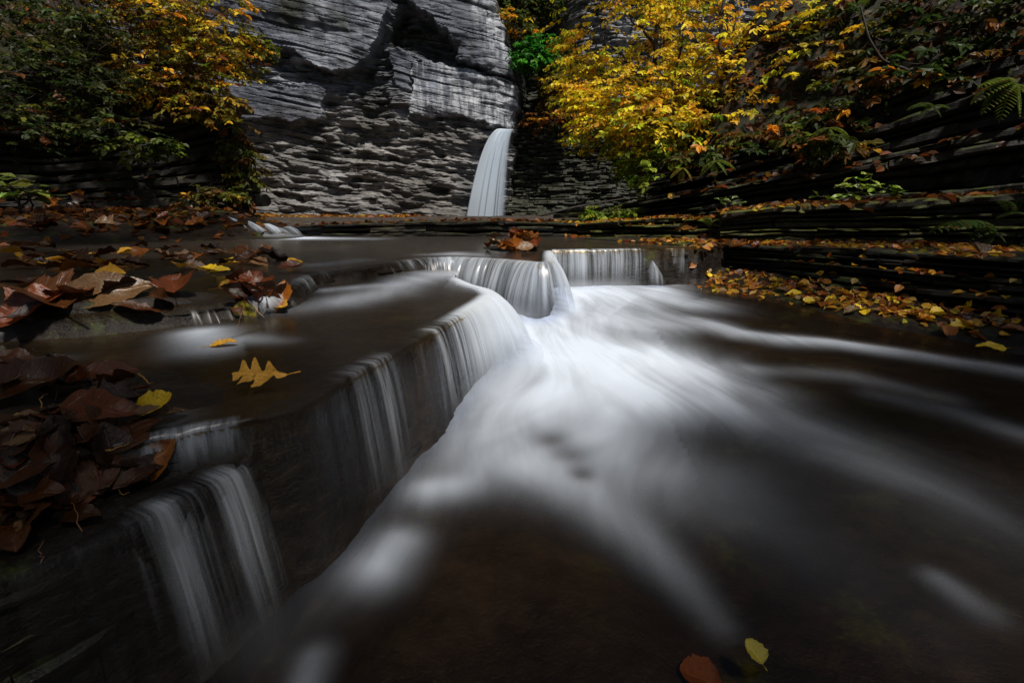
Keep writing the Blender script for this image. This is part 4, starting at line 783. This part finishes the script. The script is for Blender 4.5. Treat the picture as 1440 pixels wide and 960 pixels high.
def fern(label, base, tips, col, size=1.):
    root = thing('fern', label, 'fern', 'ferns on the right bank', tuple(base))
    for e in tips:
        e = np.asarray(e, float) - base; n = 16; t = np.linspace(0, 1, n)[:, None]; L = e * t; L[:, 2] += .35 * np.linalg.norm(e) * (t * (1 - t) * 2)[:, 0]
        T = np.gradient(L, axis=0); T /= np.linalg.norm(T, axis=1)[:, None]; B = np.cross(T, [0, 0, 1.]); B /= np.linalg.norm(B, axis=1)[:, None] + 1e-9
        w = np.linalg.norm(e) * .26 * np.sin(np.pi * np.linspace(.12, 1, n))**.8 + .004
        P = np.r_[L, L]; A = np.r_[B + .35 * T, -B + .35 * T]; A[:, 2] -= .25; A /= np.linalg.norm(A, axis=1)[:, None]
        V, F, C = leafcloud(P, A, np.tile([0, 0, 1.], (2 * n, 1)), np.r_[w, w], pick([col], [1], 2 * n), .1, .16)
        tv, tf = tube_verts(L, .004, .002, 3); F = np.r_[F, tf + len(V)]; V = np.r_[V, tv]; C = np.r_[C, np.tile([(.05, .06, .01)], (len(tv), 1))]
        obj('frond', fastmesh('frond', V, F, False, cols=np.clip(C, 0, 1)), M['leafcrown'], root)
FERN = (.1, .13, .015)
def ferns(label, px, py, Y, tips, col=FERN): 
    b = aty(px, py, Y); fern(label, b, [aty(px + dx, py + dy, Y - .12 * abs(R_(.3, 1))) for dx, dy in tips], col)
ferns('large fern hanging from the dark wall at the right edge', 1425, 118, 5.6, [(-60, 30), (-45, 45), (-20, 55), (10, 50), (25, 20), (-50, 8)])
ferns('fern on the shelf at the foot of the thick mossy ledge', 1395, 326, 4.9, [(-50, -8), (-35, 14), (-10, 22), (20, 16), (35, -4), (-90, 4)], (.05, .08, .012))
ferns('small fern drooping over the wall below the thin gold tree', 1005, 226, 7.0, [(-20, 22), (0, 26), (18, 22), (30, 14)])
ferns('yellowing fern drooping beside the corner of the right wall', 960, 236, 7.1, [(-18, 16), (-4, 24), (14, 20)], (.16, .14, .015))
ferns('green fern halfway up the dark right wall', 1165, 180, 6.5, [(-30, 20), (-12, 26), (12, 24), (30, 14)])
ferns('single drooping fern below the green fern on the wall', 1148, 198, 6.4, [(-4, 26), (6, 24)])
ferns('fern near the top of the dark wall right of centre', 1310, 150, 6.0, [(-34, 6), (-16, 16), (14, 16), (28, 4)], (.05, .08, .012))
ferns('fern at the far right end of the low ledge', 1425, 300, 5.2, [(-20, -18), (10, -20), (22, 4), (-24, 8)], (.04, .07, .012))
ferns('ferny tuft at the end of the long mossy ledge', 1000, 318, 6.1, [(-20, -8), (-8, -14), (10, -10), (16, 2)], (.13, .16, .02))

# dead branches and needles
def twig(label, pts, r, group='dead branches', col=None, name='dead_branch', cat='branch'):
    p = np.array(pts, float); q = smoothline(p, .04 if r > .004 else .01, 3) if len(p) > 2 else wiggle(p[0], p[1], 8, .01)
    o = obj(name, fastmesh(name, *tube_verts(q - q[0], r, r * .5, 5)), M['bark'] if col is None else M['needle'], loc=q[0])
    if col: o.color = (*col, 1)
    tag(o, label, cat, group)
twig('pale fallen branch leaning on the mossy steps right of the waterfall', [aty(760, 303, 8.1), aty(815, 290, 8.0), aty(880, 279, 7.9)], .022)
twig('curved dead branch arching over the right wall', [aty(1275, 98, 6.9), aty(1240, 85, 6.9), aty(1222, 55, 6.9), aty(1210, 10, 7.0)], .02)
twig('long thin branch crossing the crown of the yellow tree', [aty(1010, 150, 8.6), aty(970, 128, 8.6), aty(930, 110, 8.7), aty(880, 106, 8.8)], .016)
twig('bare bent twig on the slope left of the pool', [aty(80, 285, 5.6), aty(110, 281, 5.6), aty(136, 283, 5.6)], .008)
for i, (a, b2, rr) in enumerate((((195, 530), (218, 548), .0022), ((180, 640), (186, 625), .0012), ((150, 640), (190, 633), .001), ((118, 755), (104, 720), .001), ((60, 580), (70, 565), .001), ((75, 575), (84, 560), .001), ((20, 550), (45, 535), .0012), ((130, 660), (140, 680), .001), ((170, 690), (185, 705), .001), ((60, 800), (66, 775), .001), ((350, 425), (372, 452), .0015), ((340, 445), (330, 470), .001), ((200, 400), (235, 415), .003))):
    p0, _ = hit_px(*a); p1, _ = hit_px(*b2)
    if p0 is None or p1 is None: continue
    p0 = np.array(p0) + [0, 0, .012]; p1 = np.array(p1) + [0, 0, .02]
    if np.linalg.norm(p1 - p0) > .4: continue
    twig(('yellow stalk lying at the right rim of the near heap', 'thin needle left of the orange-brown leaf below the yellow leaf', 'pale stalk lying crosswise below the round yellow leaf', 'needle hanging at the lower end of the near heap', 'upright needle at the left of the plump russet leaf', 'second upright needle beside the first near the plump russet leaf', 'bent needle near the long curled brown leaf at the edge', 'needle across the dark leaves in the heap centre', 'short needle near the lip below the heap', 'needle on the dark rock below the heap', 'slanting stalk crossing the clump beside the tiny cascade', 'short stalk dangling below the yellow-green leaf of the clump', 'yellow stalk on the dark block beside the long curled leaf')[i], [p0, p1], rr, 'dry needles on the ledges', (.5, .27, .05) if i % 2 == 0 else (.2, .1, .03), 'dry_needle', 'needle')

def boulder(label, c, rad, seed, name='stream_lump'):
    u, v = np.meshgrid(np.linspace(0, 2 * np.pi, 41), np.linspace(0, np.pi, 24)); d = np.stack([np.cos(u) * np.sin(v), np.sin(u) * np.sin(v), np.cos(v)], -1)
    r = 1 + .3 * fbm(d[..., 0] * 1.7 + seed, d[..., 1] * 1.7, d[..., 2] * 1.7, seed, 4); r[:, -1] = r[:, 0]
    o = obj(name, fastmesh(name, (d * r[..., None] * np.array(rad)).reshape(-1, 3), gridfaces(24, 41)[:, ::-1]), M['wet'], loc=tuple(c)); tag(o, label, 'rock', 'rocks in the stream')
c0 = atlow(800, 640); boulder('dark added lump standing in for the frozen foam lump in midstream', c0 + [0, .03, -.057], (.085, .07, .06), 3)  # added lumps in place of the frozen foam shape, not real rocks
c0 = atlow(816, 668); boulder('smaller added knob of the stand-in foam lump in midstream', c0 + [0, .02, -.045], (.06, .05, .04), 5)
c0 = atlow(772, 622); boulder('flat submerged lump added behind the stand-in foam lump in midstream', c0 + [0, .05, -.042], (.14, .06, .045), 8)
c0 = atlow(903, 398); boulder('low flat rock at the foot of the thin trickles', c0 + [0, .0, .0], (.22, .1, .05), 9)

# ------------------------------------------------------------------ waterfalls
def waterfall(name, label, lip, zlip, zbase, throw, density, mat='fall', back=.07, nv=32, step=.008, layers=2, group='curtains of water along the ledges', fade_end=0., fade_from=.55, amp=.01, dirv=None, splash=0.):
    root = thing(name, label, 'waterfall', group)
    L = smoothline(np.array(lip, float), step, 30); n = len(L); s = np.r_[0, np.cumsum(np.linalg.norm(np.diff(L, axis=0), axis=1))]; f = s / s[-1]
    T = np.gradient(L, axis=0); T /= np.linalg.norm(T, axis=1)[:, None]
    for _ in range(60): T[1:-1] = (T[:-2] + 2 * T[1:-1] + T[2:]) / 4
    Nr = np.stack([T[:, 1], -T[:, 0]], 1)
    if dirv is not None: Nr = Nr * 0 + np.array(dirv)
    for ly in range(layers):
        k = np.linspace(0, 1, nv)[None, :]; pre = .14; tau = np.clip((k - pre) / (1 - pre), 0, 1)
        th = np.interp(f, *zip(*throw))[:, None] * (1 - .22 * ly) if isinstance(throw, list) else throw * (1 - .22 * ly)
        zb = (np.interp(f, *zip(*zbase))[:, None] if isinstance(zbase, list) else zbase); zl = (np.interp(f, *zip(*zlip))[:, None] if isinstance(zlip, list) else zlip)
        den = np.interp(f, *zip(*density))[:, None]
        nz = fbm(s * 18, ly * 5., 0, 150 + ly, 4)[:, None]
        outw = np.where(k < pre, -back * (1 - k / pre), th * (tau ** .85) * (1 + .18 * nz)) + amp * nz * np.sqrt(tau) - .012 * ly * (tau > 0)
        z = zl + .006 - .004 * ly - (zl - zb) * (np.where(tau > 0, .12 * tau + .88 * tau ** 1.8, 0)) 
        V = np.concatenate([(L[:, None, :] + Nr[:, None, :] * outw[..., None]), np.broadcast_to(z, outw.shape)[..., None]], -1).reshape(-1, 3)
        fade = ss(0, .13, k) * (1 - (1 - fade_end) * ss(fade_from, 1., k)) + 0 * outw
        ew = .16 if mat == 'farfall' else .03; edge = ss(0, ew, f)[:, None] * ss(1, 1 - ew, f)[:, None]
        uv = np.stack([s[:, None] + 3.7 * ly + 0 * k, k + 0 * outw], -1).reshape(-1, 2)
        dd = (den * edge * (1 if ly == 0 else .75) + .0 * k) * (1 + 0 * outw)
        obj('water_sheet', fastmesh('water_sheet', V, gridfaces(n, nv), attrs={'strand': dd, 'fade': fade * np.sign(np.clip(dd, 0, 1))}, uv=uv), M[mat], root)
    if splash:
        j = np.linspace(0, 1, 22)[None, :]; hh = (zl - zb)
        outw = th * (.55 + .45 * ss(0, .5, j)) + splash * j * 1.6; z = zb + .02 + hh * .42 * (1 - j) ** 2.2 + .0 * outw
        V = np.concatenate([(L[:, None, :] + Nr[:, None, :] * outw[..., None]), z[..., None]], -1).reshape(-1, 3)
        dn = np.clip(den * 1.2, 0, 1) * edge; kern = np.hanning(61); kern /= kern.sum(); dn = np.convolve(np.pad(dn[:, 0], 30, mode='edge'), kern, 'valid')[:, None]
        fd = .45 * ss(0, .45, j) * ss(1, .25, j) * ss(.25, .8, dn)
        obj('splash', fastmesh('splash', V, gridfaces(n, 22), attrs={'strand': 1.3 + 0 * outw, 'fade': fd + 0 * outw}, uv=np.stack([s[:, None] + 9 + 0 * j, j + 0 * outw], -1).reshape(-1, 2)), M['spray'], root)
    return root
waterfall('waterfall', 'broad white curtain pouring over the rounded end of the middle ledge', LIP_M[3:15], ZM, [(0, -.49), (.5, -.46), (1, -.42)],
          [(0, .05), (.25, .07), (.45, .10), (.62, .2), (.72, .30), (.85, .3), (1, .15)], [(0, .04), (.08, .08), (.15, .36), (.19, .34), (.24, .12), (.3, .14), (.34, .42), (.37, .25), (.42, .5), (.48, .7), (.55, .9), (.65, 1.1), (.8, 1.1), (.92, .8), (1, .3)], amp=.012, splash=.14)
waterfall('waterfall', 'steep striped fall behind the rounded curtain, below the leaf heap', LIP_U[9:13] + [(.27, 3.53)], ZU, [(0, -.03), (.3, -.2), (.55, -.38), (1, -.39)], [(0, .12), (.4, .22), (1, .22)], [(0, .25), (.15, .5), (.4, .55), (.6, .48), (.85, .6), (1, .4)], amp=.012, splash=.12)
waterfall('waterfall', 'slanting white sheet on the corner between the middle and back falls', [(.12, 3.53), (.22, 3.51), (.29, 3.62), (.32, 4.1), (.36, 4.6)], ZU, -.38, [(0, .12), (.3, .2), (1, .12)], [(0, .3), (.2, .6), (.5, .75), (.8, .8), (1, .6)], amp=.01)
waterfall('waterfall', 'straight back fall of parallel white strands over the pool lip', [(.36, 4.66), (.75, 4.72), (1.16, 4.8), (1.32, 4.83)], ZU, -.36, [(0, .1), (1, .08)], [(0, .6), (.15, .45), (.33, .66), (.4, .4), (.55, .5), (.7, .46), (.9, .4), (1, .2)], amp=.008, splash=.12)
waterfall('waterfall', 'short white spout splashing at the right end of the back fall', [(1.3, 4.72), (1.38, 4.72), (1.48, 4.75)], [(0, -.2), (.35, -.06), (1, -.22)], -.34, [(0, .04), (.4, .12), (1, .12)], [(0, .25), (.4, .5), (1, .3)], layers=2, back=.03, splash=.16)
waterfall('waterfall', 'two thin trickles beside the low right ledge', [(1.52, 4.95), (1.8, 4.98)], .04, -.3, .05, [(0, .2), (.3, .5), (.6, .3), (.8, .45), (1, .1)], layers=1)
waterfall('waterfall', 'sparse thin strands falling from the nearest ledge at bottom left', LIP_S[1:6], -.118, -.5, [(0, .05), (1, .1)], [(0, .0), (.3, .12), (.48, .45), (.56, .5), (.62, .25), (.72, .3), (.84, .5), (.92, .3), (1, .1)], amp=.006, splash=.1)
waterfall('waterfall', 'tiny cascade beside the round yellow leaf', [(-.79, .87), (-.66, .965), (-.58, 1.0)], ZM, -.12, .03, [(0, .1), (.3, .5), (.6, .55), (1, .2)], layers=1, back=.03)
waterfall('waterfall', 'small curved cascade slipping past the leaf clump', LIP_U[4:6] + [(-1.13, 2.3)], ZU, ZM, .1, [(0, .0), (.45, .05), (.65, .6), (.85, .65), (1, .3)], layers=1, back=.05)
waterfall('waterfall', 'fine dripping cascade right of the leaf clump', LIP_U[6:8] + [(-1.08, 3.1)], ZU, ZM, .05, [(0, .2), (.3, .5), (.5, .35), (.6, .05), (.8, .3), (1, .05)], layers=1, back=.05)
waterfall('waterfall', 'blue-tinged cascade at the left edge of the dark block', [(-2.5, 1.58), (-2.1, 1.65), (-1.75, 1.72)], ZU, ZM, .1, [(0, .7), (.5, .65), (.8, .3), (1, .0)], layers=1, back=.05)
waterfall('waterfall', 'low step of water left of the striped fall', [(-.95, 3.4), (-.7, 3.85), (-.46, 3.93)], ZU, ZM, .08, [(0, .1), (.4, .35), (.7, .3), (1, .5)], layers=1, back=.05)
waterfall('waterfall', 'white splashing cascade at the left end of the far ledge', [(-4.15, 7.2), (-3.7, 7.0), (-3.1, 6.98)], [(0, .34), (.12, .3), (.25, .25), (.4, .27), (.55, .2), (.7, .23), (.85, .16), (1, .2)], .052, [(0, .75), (1, .4)], [(0, .6), (.12, .75), (.25, .3), (.4, .75), (.55, .25), (.7, .7), (.85, .25), (1, .55)], layers=2, back=.12, step=.012, dirv=(.75, -.66), amp=.05, splash=.25)
# the tall fall
tf0, tf1 = aty(700, 181, 23.6), aty(724, 177, 23.9)
waterfall('waterfall', 'tall slender white waterfall pouring down beside the grey cliff', [tuple(tf0[:2]), tuple((tf0 + tf1)[:2] / 2), tuple(tf1[:2])], float(tf0[2]), .1, [(0, 1.75), (.5, 1.15), (1, .5)],
          [(0, .85), (.4, .95), (.7, .8), (1, .5)], 'farfall', .4, 60, .02, 2, 'tall waterfall', .8, .8, .05, (-.86, -.5))
